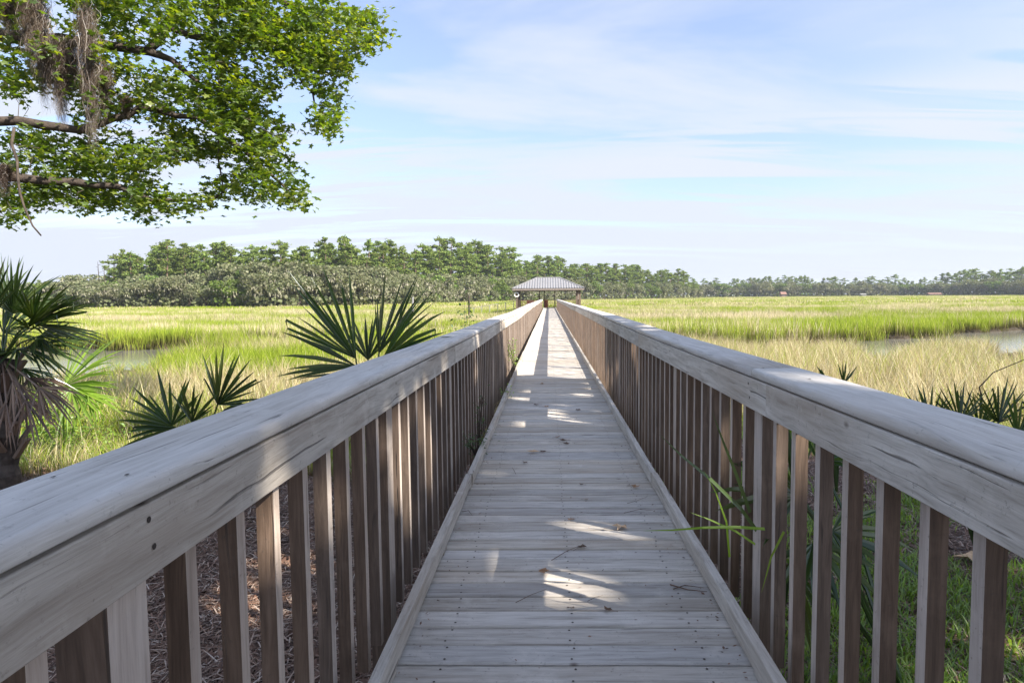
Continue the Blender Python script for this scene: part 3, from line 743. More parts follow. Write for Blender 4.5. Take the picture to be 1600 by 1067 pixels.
# left wood: tops read off the skyline (photo px), distance along it
distL = [(100, 200), (450, 185), (620, 215), (740, 290), (880, 380)]
pineT = [(172, 398), (200, 392), (240, 382), (290, 374), (330, 385), (350, 384), (400, 388), (450, 380), (540, 375), (600, 376), (640, 388), (690, 376), (760, 384), (830, 400), (880, 408)]
oakT = [(60, 445), (130, 434), (200, 432), (300, 428), (380, 414), (430, 408), (500, 414), (600, 420), (700, 430), (800, 436), (880, 440)]
pineT = [(a, b_ + 1) for a, b_ in pineT]; oakT = [(a, b_ - 3) for a, b_ in oakT]
def stretch(p_):
    return ('around the dead trunks at its left end' if p_ < 240 else 'above the low palmetto' if p_ < 430 else 'behind the big palmetto' if p_ < 690 else 'just left of the shelter roof' if p_ < 800 else 'straight behind the shelter roof')
def place_px(px, Y): return at(px, 460, Y).x
px = 176.0
while px < 885:
    for row in range(3):
        p_ = px + rnd.uniform(-6, 6); Y = interp(distL, p_) + 14 + row * 14 + rnd.uniform(-4, 6); top = at(p_, interp(pineT, p_) + (rnd.choice((-7, -2, 3, 9, 16, 24)) if row < 2 else rnd.uniform(9, 20)) + rnd.uniform(-2, 2), Y).z
        pine(place_px(p_, Y), Y, GZF, max(8, top - GZF), 'tall green pine in the left wood, ' + stretch(p_), 'pines in the left wood, ' + stretch(p_))
    px += rnd.uniform(12, 17) * 200 / interp(distL, px)**1.0
px = 55.0
while px < 890:
    for row in range(2):
        p_ = px + rnd.uniform(-6, 6); Y = interp(distL, p_) + row * 9 + rnd.uniform(-3, 3); top = at(p_, interp(oakT, p_) + (1 - row) * rnd.uniform(4, 26) + rnd.uniform(-7, 5), Y).z
        oak(place_px(p_, Y), Y, GZF, max(4, top - GZF), 'low rounded oak fronting the left wood, ' + stretch(p_), 'rounded oaks of the left wood, ' + stretch(p_), 1.15, rnd.random() < 0.72)
    px += rnd.uniform(17, 24) * 190 / interp(distL, px)
# middle wood behind the shelter
for row in range(2):
    px = 885.0
    while px < 1090:
        Y = 400 + row * 25 + (px - 885) * 0.5; t0 = interp([(885, 412), (930, 409), (1000, 412), (1030, 420), (1060, 418), (1085, 432)], px) + 5
        top = at(px, t0 + rnd.choice((-4, 0, 3, 9)) + rnd.uniform(-1, 1), Y).z
        pine(place_px(px, Y), Y, GZF, max(6, top - GZF), 'green pine in the wood right of the shelter roof', 'pines right of the shelter'); px += rnd.uniform(6, 9)
px = 878.0
while px < 1096:
    Y = 392 + (px - 885) * 0.45; top = at(px, interp([(885, 437), (960, 436), (1050, 442), (1090, 447)], px) + rnd.uniform(-3, 5), Y).z
    oak(place_px(px, Y), Y, GZF, max(5, top - GZF), 'dark green bushy oak below the pines right of the shelter', 'oaks right of the shelter', 1.0, rnd.random() < 0.4); px += rnd.uniform(9, 13)
# far wood on the right
px = 1092.0
farT = [(1090, 437), (1180, 436), (1240, 430), (1330, 436), (1400, 431), (1440, 437), (1475, 428), (1500, 424), (1530, 420), (1560, 422), (1600, 419), (1680, 420)]
while px < 1640:
    Y = 640 - max(0, px - 1420) * 0.8 + rnd.uniform(-8, 14); top = at(px, interp(farT, px) + rnd.choice((-2, 1, 4, 8)) + rnd.uniform(-1, 1), Y).z
    pine(place_px(px, Y), Y, GZF, max(6, top - GZF), 'distant pine in the far tree line on the right', 'pines in the far right tree line'); px += rnd.uniform(5.0, 7.5)
px = 1092.0
while px < 1640:
    Y = 622 - max(0, px - 1420) * 0.8; top = at(px, 442 + rnd.uniform(-5, 3) - (4 if px > 1470 else 0), Y).z
    oak(place_px(px, Y), Y, GZF, max(4, top - GZF), 'distant rounded oak at the foot of the far right tree line', 'oaks in the far right tree line', 1.35); px += rnd.uniform(7.5, 11)
# far left, beyond the wood
px = -60.0
while px < 185:
    Y = 420 + rnd.uniform(-10, 20); top = at(px, 437 + rnd.uniform(-3, 4), Y).z
    (pine if rnd.random() < 0.5 else oak)(place_px(px, Y), Y, GZF, max(5, top - GZF), 'distant hazy tree on the far left skyline', 'far left skyline trees'); px += rnd.uniform(8, 12)
# dead snags
for (px, yt) in ((156, 409), (165, 416)):
    Y = 205; p = at(px, 470, Y); H = at(px, yt, Y).z - GZF; b = MB(); r = random.Random(px)
    b.tube([(0, 0, 0), (0.1, 0, H * 0.5), (0, 0, H)], [0.25, 0.17, 0.05], 6)
    o = empty('dead_tree', (p.x, Y, GZF)); b.build('trunk', bark, o); b = MB()
    for k in range(7):
        z = H * (0.6 + 0.055 * k); a = k * 2.2; b.tube([(0, 0, z), (math.cos(a) * r.uniform(0.8, 1.8), math.sin(a), z + 0.3)], [0.07, 0.03], 4)
    b.build('branches', bark, o)
    tag(o, 'bare dead pine trunk, the ' + ('taller' if px == 156 else 'shorter') + ' of two at the left end of the wood', 'dead tree')
# far houses and docks
def house(px, Y, w, h, rh, wallc, roofc, label, nwin=3):
    x = place_px(px, Y); o = empty('house', (x, Y, GZF + 0.8)); tag(o, label, 'house')
    b = MB(); b.box(-w / 2, w / 2, 0, 5, -0.8, h); b.build('wall', simple('wall paint', wallc, 0.8), o)
    b = MB(); e = 0.5; b.add([(-w/2-e, -e, h), (w/2+e, -e, h), (w/2+e, 5+e, h), (-w/2-e, 5+e, h), (-w/2-e, 2.5, h+rh), (w/2+e, 2.5, h+rh)], [(0,1,5,4),(2,3,4,5),(1,2,5),(3,0,4),(3,2,1,0)])
    b.build('roof', simple('roof shingles', roofc, 0.8), o)
    for k in range(nwin):
        xx = -w / 2 + w * (k + 0.5) / nwin; b = MB(); b.box(xx - 0.5, xx + 0.5, -0.06, -0.005, h * 0.35, h * 0.8); b.build('window', simple('window glass', (0.05, 0.06, 0.07), 0.2), o)
house(1225, 560, 4.0, 2.0, 2.2, (0.20, 0.13, 0.11), (0.20, 0.11, 0.085), 'small red brick house in front of the far tree line')
house(1462, 540, 10, 1.1, 1.2, (0.15, 0.12, 0.10), (0.17, 0.10, 0.08), 'long low house with reddish roof at the foot of the far trees', 4)
house(1350, 560, 4.0, 1.2, 0.8, (0.22, 0.22, 0.21), (0.24, 0.24, 0.23), 'tiny pale boathouse in the far marsh edge', 2)
house(1583, 500, 7, 2.2, 1.6, (0.14, 0.13, 0.12), (0.30, 0.29, 0.28), 'dark roofed dock house at the right end of the far trees', 3)

# ------------------------------------------------------------------ overhanging gum tree (top left)
def gum_tree():
    r = random.Random(11); root = empty('gum_tree', (-12.2, 10.0, -0.6))
    tag(root, 'large leafy tree reaching its branches in from the left above the marsh', 'tree')
    off = Vector(root.location)
    nodes = []      # (pos, radius, parent)
    def limb(pts, r0, r1, par=None):
        first = len(nodes); k = 0
        for i in range(len(pts) - 1):
            a, c_ = Vector(pts[i]), Vector(pts[i + 1]); m_ = max(2, int((c_ - a).length / 0.22))
            for j in range(m_ + (i == len(pts) - 2)):
                t = (i + j / m_) / (len(pts) - 1)
                jit = Vector((r.gauss(0, 1), r.gauss(0, 1), r.gauss(0, 1))) * 0.018
                nodes.append([a.lerp(c_, j / m_) + jit, r0 + (r1 - r0) * t]); k += 1
        return first, len(nodes)
    limbs = []
    T = [(-12.2, 10, -0.6), (-12.3, 10.1, 1.5), (-12.0, 10, 3.5), (-12.2, 10.2, 6), (-12.0, 10, 9.5)]
    tb = MB(); tb.tube([Vector(p) - off for p in T], [0.36, 0.30, 0.27, 0.22, 0.12], 12); tb.build('trunk', bark, root, True)
    spec = [
        ([(-12.1, 10, 4.2), at(-60, 50, 10.2), at(60, 62, 10.3), at(150, 68, 10.4), at(230, 82, 10.4), at(270, 98, 10.5), at(320, 140, 10.5)], 0.13, 0.03),
        ([at(230, 82, 10.4), at(262, 45, 10.6), at(330, 62, 10.9), at(400, 62, 11.0), at(470, 52, 11.2), at(560, 50, 11.4)], 0.07, 0.012),
        ([(-12.1, 10, 3.3), at(-60, 180, 9.6), at(60, 195, 9.7), at(130, 202, 9.9), at(220, 170, 10.1), at(310, 185, 10.2), at(380, 235, 10.2), at(440, 290, 10.3), at(470, 318, 10.3)], 0.085, 0.012),
        ([(-12.1, 10, 2.9), at(-60, 265, 9.4), at(52, 282, 9.5), at(120, 284, 9.7), at(180, 292, 9.8), at(240, 312, 9.9), at(330, 318, 10.0), at(352, 300, 10.1)], 0.09, 0.012),
        ([(-12.1, 10.1, 6.2), at(0, -80, 11.2), at(150, -60, 11.5), at(300, -40, 11.6), at(430, 0, 11.6), at(520, 22, 11.7), at(590, 40, 11.7)], 0.14, 0.012),
        ([at(400, 62, 11.0), at(450, 95, 10.9), at(500, 110, 10.9), at(548, 95, 10.8)], 0.035, 0.008),
        ([at(450, 95, 10.9), at(485, 145, 10.8), at(505, 200, 10.7)], 0.025, 0.008),
        ([at(300, -40, 11.6), at(335, 40, 11.2), at(345, 110, 10.8), at(340, 200, 10.4), at(344, 290, 10.3)], 0.05, 0.010),
        ([at(20, 200, 9.3), at(26, 250, 9.2), at(32, 300, 9.1), at(45, 340, 9.1), at(63, 368, 9.1)], 0.022, 0.010),
        ([(-12.1, 10, 7.5), at(-40, -150, 9.0), at(120, -120, 9.4), at(260, -100, 9.8), at(380, -70, 10.2)], 0.12, 0.02),
    ]
    for pts, r0, r1 in spec:
        a, e = limb(pts, r0, r1); limbs.append((a, e))
        b = MB(); b.tube([nodes[i][0] - off for i in range(a, e)], [nodes[i][1] for i in range(a, e)], 8); b.build('branch', bark, root, True)
    # foliage masses: centre px, half size px, number of sprays
    ell = [(90, 30, 120, 70, 70), (210, 20, 90, 60, 60), (320, 25, 90, 60, 75), (420, 35, 70, 60, 70), (470, 70, 60, 55, 50), (520, 40, 60, 34, 40), (575, 45, 26, 30, 16),
           (500, 100, 50, 30, 28), (545, 97, 20, 16, 8), (500, 145, 26, 32, 16), (506, 190, 17, 22, 9),
           (60, 120, 80, 45, 36), (180, 130, 80, 45, 46), (270, 150, 70, 40, 40), (340, 130, 60, 60, 48), (390, 150, 50, 50, 36), (415, 190, 45, 45, 30), (350, 205, 60, 35, 26),
           (200, 190, 80, 30, 26), (255, 225, 60, 30, 22), (310, 245, 45, 22, 16), (400, 240, 50, 28, 20), (430, 270, 40, 28, 16), (455, 300, 32, 22, 13),
           (30, 225, 50, 35, 22), (100, 240, 60, 35, 28), (160, 255, 55, 35, 26), (215, 262, 40, 28, 16), (20, 290, 50, 40, 22), (80, 300, 60, 26, 24), (150, 305, 60, 24, 24), (215, 300, 45, 25, 18),
           (228, 330, 16, 15, 5), (270, 310, 40, 14, 10), (320, 318, 35, 12, 8), (375, 290, 40, 22, 16), (410, 300, 28, 16, 8), (10, 335, 22, 14, 6),
           (200, -60, 260, 50, 70), (420, -40, 120, 50, 30)]
    holes = [(85, 60, 14, 12), (165, 40, 14, 10), (255, 20, 12, 10), (420, 90, 16, 12), (385, 30, 10, 10), (320, 220, 18, 9), (275, 190, 14, 9), (70, 262, 16, 8), (235, 285, 12, 8), (400, 205, 10, 10), (210, 165, 14, 8), (430, 150, 16, 12), (480, 105, 10, 14), (520, 75, 14, 8), (120, 95, 26, 14), (45, 100, 18, 14), (190, 95, 12, 16), (160, 222, 18, 12), (230, 200, 20, 14), (375, 105, 20, 12), (300, 118, 20, 10), (60, 155, 22, 12), (445, 40, 12, 8), (340, 165, 12, 12), (100, 205, 16, 8), (190, 278, 16, 8), (25, 315, 14, 8), (290, 62, 34, 20), (272, 108, 22, 12), (300, 263, 42, 12), (225, 52, 14, 12), (350, 50, 12, 10), (238, 110, 14, 9), (400, 345, 40, 14), (464, 172, 33, 58), (482, 250, 26, 50), (300, 256, 56, 17), (30, 165, 20, 10), (95, 175, 16, 10)]
    pos = np.array([n_[0][:] for n_ in nodes]); leaves = MB(); twigs = MB()
    cl_ = []
    for (cx_, cy_, rx, ry, k) in ell:
        for _ in range(int(k * 0.80)):
            for _t in range(20):
                a, q = r.uniform(0, 6.28), math.sqrt(r.random()); x_, y_ = cx_ + rx * q * math.cos(a), cy_ + ry * q * math.sin(a)
                if not any(((x_ - h[0]) / h[2]) ** 2 + ((y_ - h[1]) / h[3]) ** 2 < 1 for h in holes): break
            cl_.append(at(x_, y_, 10.5 + (10.9 - 10.5) * x_ / 500 + r.uniform(-1.1, 1.1)))
    def dist(p): return float(np.min(np.sum((pos - np.array(p[:])) ** 2, 1)))
    cl_.sort(key=dist)
    star = []
    for q in range(10):
        a = math.pi / 2 + (q - 0) * math.pi / 5; rad = 1.0 if q % 2 == 0 else 0.55
        if q == 5: rad = 0.25
        star.append((rad * math.cos(a), rad * math.sin(a)))
    newpos = []
    for c_ in cl_:
        allp = pos if not newpos else np.vstack([pos, np.array(newpos)])
        dd = np.sum((allp - np.array(c_[:])) ** 2, 1); i = int(np.argmin(dd)); p0 = Vector(allp[i])
        L = (c_ - p0).length
        if L > 0.05:
            mid = p0.lerp(c_, 0.5) + Vector((r.gauss(0, 0.05), r.gauss(0, 0.05), abs(r.gauss(0, 0.06)) * L))
            twigs.tube([p0 - off, mid - off, c_ - off], [0.004 + 0.005 * min(L, 1.5), 0.005, 0.0025], 4)
            for t in (0.4, 0.7, 1.0): newpos.append(tuple(p0.lerp(mid, t * 2) if t < 0.5 else mid.lerp(c_, t * 2 - 1)))
        dirn = (c_ - p0).normalized() if L > 0.01 else Vector((1, 0, 0))
        k = r.choice((12, 18, 26, 34, 40))
        for _ in range(k):
            lp = c_ + Vector((r.gauss(0, 0.12), r.gauss(0, 0.12), r.gauss(0, 0.085))) + dirn * r.uniform(-0.15, 0.12)
            s_ = r.uniform(0.042, 0.074)
            # blades hang from their stalks, tips down and outward, faces mostly to the sky
            nrm = Vector((r.gauss(0, 0.6), r.gauss(0, 0.6), 1.0)).normalized()
            tip = Vector((r.gauss(0, 1), r.gauss(0, 1), -0.8)); tip = (tip - nrm * tip.dot(nrm)).normalized(); w = tip.cross(nrm)
            lo_ = lp - off
            leaves.add([lo_ + w * (x_ * s_) + tip * (y_ * s_) - nrm * (abs(x_) * s_ * 0.25) for x_, y_ in star], [tuple(range(10))])
    o = leaves.build('foliage', m_gum, root); o['kind'] = 'stuff'
    o = twigs.build('twigs', bark, root); o['kind'] = 'stuff'
gum_tree()
# spanish moss beards
def moss(px, y0, y1, w, Y, label):
    r = random.Random(px * 7); p = at(px, y0, Y); q = at(px, y1, Y); L = p.z - q.z; b = MB(); ww = 1.35 * w / FPX * Y
    for k in range(int(720 * ww / 0.25) + 120):
        x, y = r.gauss(0, ww * 0.42), r.gauss(0, ww * 0.30); l_ = L * r.uniform(0.12, 1.0) ** 1.3 * (1 - 0.5 * min(1, abs(x) / ww)); z0 = -r.random() * (L - l_) * 0.6
        a = r.uniform(0, 6.28); ux, uy = math.cos(a), math.sin(a); n_ = 16; th = r.uniform(0.0012, 0.0036); vs = []; ph2 = r.uniform(20, 42)
        ph = r.uniform(0, 6.28); am = r.uniform(0.012, 0.045) * min(1, ww / 0.12)
        for s_ in range(n_):
            t = s_ / (n_ - 1); xx = x * (1 - 0.45 * t) + am * math.sin(ph + t * 17) + 0.35 * am * math.sin(ph2 * t + ph); yy_ = y * (1 - 0.45 * t) + am * math.cos(ph + t * 15)
            tt = th * (1 - 0.7 * t); vs += [(xx - ux * tt, yy_ - uy * tt, z0 - l_ * t), (xx + ux * tt, yy_ + uy * tt, z0 - l_ * t)]
        b.add(vs, [(2 * i, 2 * i + 1, 2 * i + 3, 2 * i + 2) for i in range(n_ - 1)])
    o = b.build('spanish_moss', m_moss); o.location = p; tag(o, label, 'moss', 'beards of Spanish moss in the tree')
moss(8, -30, 70, 16, 9.8, 'short beard of grey moss at the left picture edge')
moss(40, -40, 130, 15, 9.7, 'long dark beard of moss, second from the left picture edge')
moss(60, -20, 190, 13, 9.9, 'very long thin beard of moss touching the middle limb')
moss(90, 55, 215, 16, 9.8, 'brown beard of moss hanging from the top limb to the middle limb')
moss(106, 60, 160, 20, 9.9, 'broad pale fan of moss right of the brown beard')
moss(133, 0, 260, 14, 9.6, 'longest beard of moss, reaching down towards the lowest limb')
moss(161, 95, 215, 11, 9.9, 'rightmost slim grey beard of moss')
moss(72, 80, 140, 14, 10.1, 'small wispy moss tuft between the long beards')
moss(5, 255, 310, 14, 9.4, 'low moss tuft on the bottom limb at the left picture edge')
moss(197, 150, 195, 8, 10.0, 'tiny moss wisp inside the leaves right of the beards')

# ------------------------------------------------------------------ shade trees behind and right of the camera (real trees that shade the near deck)
def shade_crown(seed, Rr, Rz, k, size):
    r = random.Random(seed); b = MB(); cs = []
    for i in range(34):
        v = Vector((r.gauss(0, 1), r.gauss(0, 1), r.gauss(0, 1))).normalized() * (0.35 + 0.6 * r.random())
        cs.append((Vector((v.x * Rr, v.y * Rr, v.z * Rz)), Rr * r.uniform(0.20, 0.34)))
    for c_, q in cs:
        cards(b, blob(r, c_, q, q, q * 0.6, k, 0.3), size, r)
    return b.mesh('crown', m_shade), cs
SHC = [shade_crown(300 + i, 5.0, 3.0, 260, 0.17) for i in range(3)]
# holes cut in the crowns along sun rays to place sun patches: (x, y, z, radius)
SUN_GAPS = [(-0.16, 3.36, 0, 0.11), (-0.02, 3.26, 0, 0.11), (0.12, 3.17, 0, 0.10), (0.0, 2.98, 0, 0.08), (0.14, 4.04, 0, 0.10), (0.30, 3.94, 0, 0.11), (0.46, 3.84, 0, 0.09), (-0.08, 4.10, 0, 0.07), (-0.53, 5.27, 0, 0.06), (0.66, 4.6, 0, 0.07), (-5.7, 7.9, -0.2, 0.8), (-4.9, 7.2, -0.5, 0.5), (-6.4, 8.6, 0.2, 0.6)]
rg_ = random.Random(21)
for _ in range(17): SUN_GAPS.append((rg_.uniform(-0.5, 0.75), rg_.uniform(7.2, 11.0), 0, rg_.uniform(0.04, 0.13)))
for _ in range(12): SUN_GAPS.append((rg_.uniform(1.8, 5.0), rg_.uniform(2.5, 8.0), -0.6, rg_.uniform(0.06, 0.2)))
for _ in range(6): SUN_GAPS.append((rg_.uniform(-4.0, -2.0), rg_.uniform(2.5, 6.5), -0.6, rg_.uniform(0.08, 0.2)))
def thin(me_, mw):
    n_ = len(me_.vertices); co = np.empty(n_ * 3); me_.vertices.foreach_get('co', co); co = co.reshape(-1, 3)
    m_ = np.array(mw); wc = co @ m_[:3, :3].T + m_[:3, 3]; q = wc.reshape(-1, 4, 3).mean(1); keep = np.ones(len(q), bool); sd = np.array(sdir[:])
    for gx, gy, gz_, gr in SUN_GAPS:
        v = q - np.array((gx, gy, gz_)); d_ = np.linalg.norm(v - np.outer(v @ sd, sd), axis=1); keep &= d_ > gr + 0.07
    idx_ = np.nonzero(keep)[0]; nm = bpy.data.meshes.new('crown'); vv = co.reshape(-1, 4, 3)[idx_].reshape(-1, 3)
    nm.from_pydata(vv.tolist(), [], np.arange(len(vv)).reshape(-1, 4).tolist()); nm.materials.append(m_shade); return nm
def shade_tree(X, Y, zc, s_, v, label):
    me_, cs = SHC[v]; o = empty('shade_tree', (X, Y, -0.6)); tag(o, label, 'tree', 'shade trees around the landing')
    mw = Matrix.Translation((X, Y, zc)) @ Matrix.Rotation(v * 1.3, 4, 'Z') @ Matrix.Scale(s_, 4)
    cr = link('crown', thin(me_, mw), o, (0, 0, zc + 0.6), (0, 0, v * 1.3), s_)
    t = MB(); t.tube([(0, 0, -0.3), (0.1, 0.05, zc * 0.4), (0, 0, zc * 0.85)], [0.38 * s_, 0.28 * s_, 0.20 * s_], 9)
    for c_, q in cs[::3]:
        e = Matrix.Rotation(v * 1.3, 3, 'Z') @ c_ * s_; e = e + Vector((0, 0, zc + 0.6)); t.tube([(0, 0, zc * 0.6), tuple(Vector((0, 0, zc * 0.8)).lerp(e, 0.5)), tuple(e)], [0.14, 0.09, 0.03], 5)
    t.build('trunk', bark, o)
shade_tree(9.6, 1.0, 9.2, 1.0, 0, 'broad shade tree right of the landing')
shade_tree(4.2, -4.6, 9.6, 1.05, 1, 'broad shade tree behind the landing')
shade_tree(13.2, -4.2, 10.0, 1.15, 1, 'broad shade tree far right behind the landing')
shade_tree(7.2, -12.0, 9.8, 1.2, 2, 'broad shade tree well behind the landing')

# ------------------------------------------------------------------ palms
def blade_fan(b, hub, axis, nrm, n_, rad, spread, r, droop=0.25, fuse=0.32, bw_=None, m=0, split=0.0):
    "a palmate leaf: n_ folded blades fanning about axis"
    axis = axis.normalized(); nrm = (nrm - axis * nrm.dot(axis)).normalized(); side = axis.cross(nrm)
    n_ = max(6, int(n_ * 0.78)); da = spread / n_
    for i in range(n_):
        if r.random() < split: continue
        th = -spread / 2 + da * (i + 0.5) + r.uniform(-0.5, 0.5) * da; dv = (axis * math.cos(th) + side * math.sin(th) + nrm * r.gauss(0, 0.10)).normalized()
        L = rad * (1 - 0.22 * abs(th / (spread / 2)) ** 2) * r.choice((0.72, 0.9, 0.98, 1.02, 1.1)) * r.uniform(0.95, 1.05); w0 = min(L * 0.50 * da * 0.85, 0.040)
        cup = nrm * 0.12 * abs(math.sin(th)); dr = droop * r.uniform(0.5, 1.4); cr = dv.cross(nrm)
        kink = r.random() < 0.16; kv = (side * r.gauss(0, 0.5) + Vector((0, 0, -1))) * 0.30
        prof = [(0.0, 0.08), (0.28, 0.80), (0.50, 1.0), (0.78, 0.60), (1.0, 0.02)]; pts = []
        sgn = 1
        for t, wf in prof:
            c_ = hub + dv * (L * t) + cup * L * t * t + Vector((0, 0, -1)) * (dr * L * max(0, t - 0.35) ** 2)
            if kink and t > 0.9: c_ = c_ - dv * L * 0.16 + kv * L * 0.55
            hw = w0 * wf / 2 if t > 0 else 0.004
            pts += [c_ - cr * hw + nrm * hw * 0.55, c_ - nrm * hw * 0.15, c_ + cr * hw + nrm * hw * 0.55]
        fs = []
        for k in range(4):
            for j in range(2): a = 3 * k + j; fs.append((a, a + 1, a + 4, a + 3))
        b.add(pts, fs, m)
def palm(name, base, fronds, label, cat, mt, dead=(), trunk=None, seed=1, group=None):
    r = random.Random(seed); base = Vector(base); o = empty(name, base); tag(o, label, cat, group)
    crown = Vector((0, 0, trunk[0] if trunk else 0.05))
    if trunk:
        b = MB(); H, rad = trunk; n_ = 14
        b.tube([(0.03 * math.sin(k), 0.03 * math.cos(k * 1.3), -0.2 + (H + 0.2) * k / n_) for k in range(n_ + 1)], [rad * (1.15 if k % 2 else 0.92) for k in range(n_ + 1)], 10); b.build('trunk', bark, o)
        for k in range(26):
            a = k * 2.399; z = H * (0.25 + 0.73 * k / 26); u = Vector((math.cos(a), math.sin(a), 0)); b = MB()
            b.beam(u * rad * 0.8 + Vector((0, 0, z)), u * (rad + 0.12) + Vector((0, 0, z + 0.20)), 0.07, 0.03); b.build('leaf_stub', m_dead, o)
    for (hub, ax, nr, n_, rad, spr, dr) in fronds:
        hub = Vector(hub) - base; b = MB(); d0 = hub - crown
        b.tube([crown, crown + d0 * 0.5 + Vector((0, 0, 0.12 * d0.length)), hub], [0.013, 0.010, 0.007], 5, 1)
        ax = Vector(ax) if ax is not None else d0
        blade_fan(b, hub, ax, Vector(nr), n_, rad, spr, r, dr)
        b.build('frond', [mt, mt], o)
    for (hub, ax, nr, n_, rad, spr, dr) in dead:
        hub = Vector(hub) - base; b = MB(); b.tube([crown, (crown + hub) / 2, hub], [0.013, 0.01, 0.008], 5)
        blade_fan(b, hub, Vector(ax), Vector(nr), n_, rad, spr, r, dr, split=0.15); b.build('dead_frond', m_dead, o)
    return o
def gz(x, y): return float(height(np.array([x]), np.array([y]))[0])
# left cabbage palm
bx0 = at(8, 620, 6.6); bx0 = Vector((bx0.x, 6.6, gz(bx0.x, 6.6)))
fr = []; r = random.Random(3)
hub0 = at(14, 560, 6.6)
for (px, py, ax, nr, rad, spr) in [
    (52, 505, (0.9, 0.1, 0.45), (0.3, -0.9, 0.5), 0.62, 3.0), (20, 490, (0.25, 0.1, 1), (0.2, -0.95, 0.1), 0.58, 2.8), (60, 525, (1, 0.0, -0.25), (0.2, -0.8, 0.7), 0.55, 2.9),
    (-20, 500, (-0.3, 0, 1), (0.0, -0.9, 0.2), 0.65, 2.9), (5, 520, (0.6, 0.7, 0.7), (0.1, -0.6, 0.8), 0.60, 3.0), (-30, 560, (-1, -0.1, 0.2), (0, -0.7, 0.7), 0.6, 3.0),
    (28, 545, (0.5, -0.8, -0.2), (0.2, -0.5, 0.8), 0.50, 3.1), (10, 480, (-0.1, 0.5, 1), (0.1, -0.8, 0.3), 0.62, 2.6), (35, 575, (0.8, 0.2, -0.6), (0.5, -0.5, 0.7), 0.45, 2.6)]:
    nr = tuple(q + r.gauss(0, 0.55) for q in nr)
    fr.append((at(px, py, 6.6 + r.uniform(-0.25, 0.25)), ax, nr, 30, rad * 1.12, spr * 0.85, 0.25))
for k in range(6):
    a = r.uniform(0, 6.28); ax = (math.cos(a), math.sin(a) * 0.6, r.uniform(-0.2, 1.0)); fr.append((at(8 + 45 * ax[0], 540 - 45 * ax[2], 6.6 + 0.3 * ax[1]), ax, (r.gauss(0, 1), -0.6, r.gauss(0, 1)), 26, 0.6, 2.2, 0.3))
dd = [(at(30, 600, 6.5), (0.6, -0.2, -1), (0.6, -0.8, 0.2), 20, 0.50, 1.2, 0.1), (at(-5, 595, 6.4), (-0.1, -0.3, -1), (0.0, -1, 0.2), 16, 0.5, 1.2, 0.2),
      (at(60, 605, 6.3), (0.9, -0.2, -0.7), (0.3, -0.8, 0.6), 20, 0.45, 1.8, 0.5), (at(40, 625, 6.2), (0.5, -0.2, -0.9), (0.4, -0.8, 0.4), 18, 0.45, 1.5, 0.3), (at(10, 630, 6.1), (-0.1, -0.3, -0.9), (0.1, -1, 0.3), 18, 0.45, 1.8, 0.3),
      (at(45, 590, 6.7), (0.9, 0.0, -0.5), (0.5, -0.8, 0.5), 16, 0.5, 1.2, 0.6), (at(20, 595, 6.3), (0.3, -0.3, -1), (0.2, -1, 0.3), 14, 0.55, 0.9, 0.1), (at(0, 600, 6.7), (-0.6, 0.1, -1), (-0.2, -1, 0.2), 14, 0.55, 1.0, 0.1)]
palm('cabbage_palm', bx0, fr, 'dark green fan palm with brown hanging dead fronds at the left picture edge', 'palm', m_palm, dd, (hub0.z - bx0.z, 0.095), 5)
# small sunlit palm
b0 = at(95, 640, 7.8); b0 = Vector((b0.x, 7.8, gz(b0.x, 7.8)))
palm('fan_palm', b0, [(at(100, 603, 7.8), (0.8, 0.1, 0.55), (0.25, -0.7, 0.75), 26, 0.86, 2.2, 0.35), (at(112, 607, 7.7), (0.35, -0.6, -0.65), (0.1, -0.5, 0.9), 22, 0.62, 2.9, 0.3),
     (at(85, 606, 7.9), (-0.9, 0.0, -0.4), (-0.2, -0.5, 0.9), 22, 0.62, 2.2, 0.5), (at(135, 615, 7.9), (0.8, -0.1, -0.5), (0.5, -0.5, 0.8), 16, 0.5, 1.6, 0.4)],
     'small bright green fan palm catching the sun right of the large left palm', 'palm', m_palmlit, (), None, 6)
# palmetto low behind the left rail
b0 = at(290, 700, 5.6); b0 = Vector((b0.x, 5.6, gz(b0.x, 5.6)))
palm('palmetto', b0, [(at(268, 665, 5.6), (-0.35, 0.1, 0.95), (0.0, -1, 0.15), 22, 0.50, 3.0, 0.12), (at(340, 632, 5.7), (0.55, 0.1, 0.85), (0.1, -1, 0.1), 20, 0.56, 2.0, 0.08),
     (at(300, 660, 5.5), (0.45, -0.1, 0.8), (0.0, -1, 0.2), 18, 0.42, 2.3, 0.1), (at(275, 668, 5.4), (-0.9, -0.2, -0.25), (0, -0.9, 0.4), 12, 0.5, 1.5, 0.1), (at(350, 640, 5.9), (0.7, 0.3, -0.2), (0, -0.8, 0.6), 10, 0.3, 1.6, 0.2)],
     'dark spiky palmetto seen low over the left rail, left of the larger one', 'palmetto', m_palm, (), None, 7)
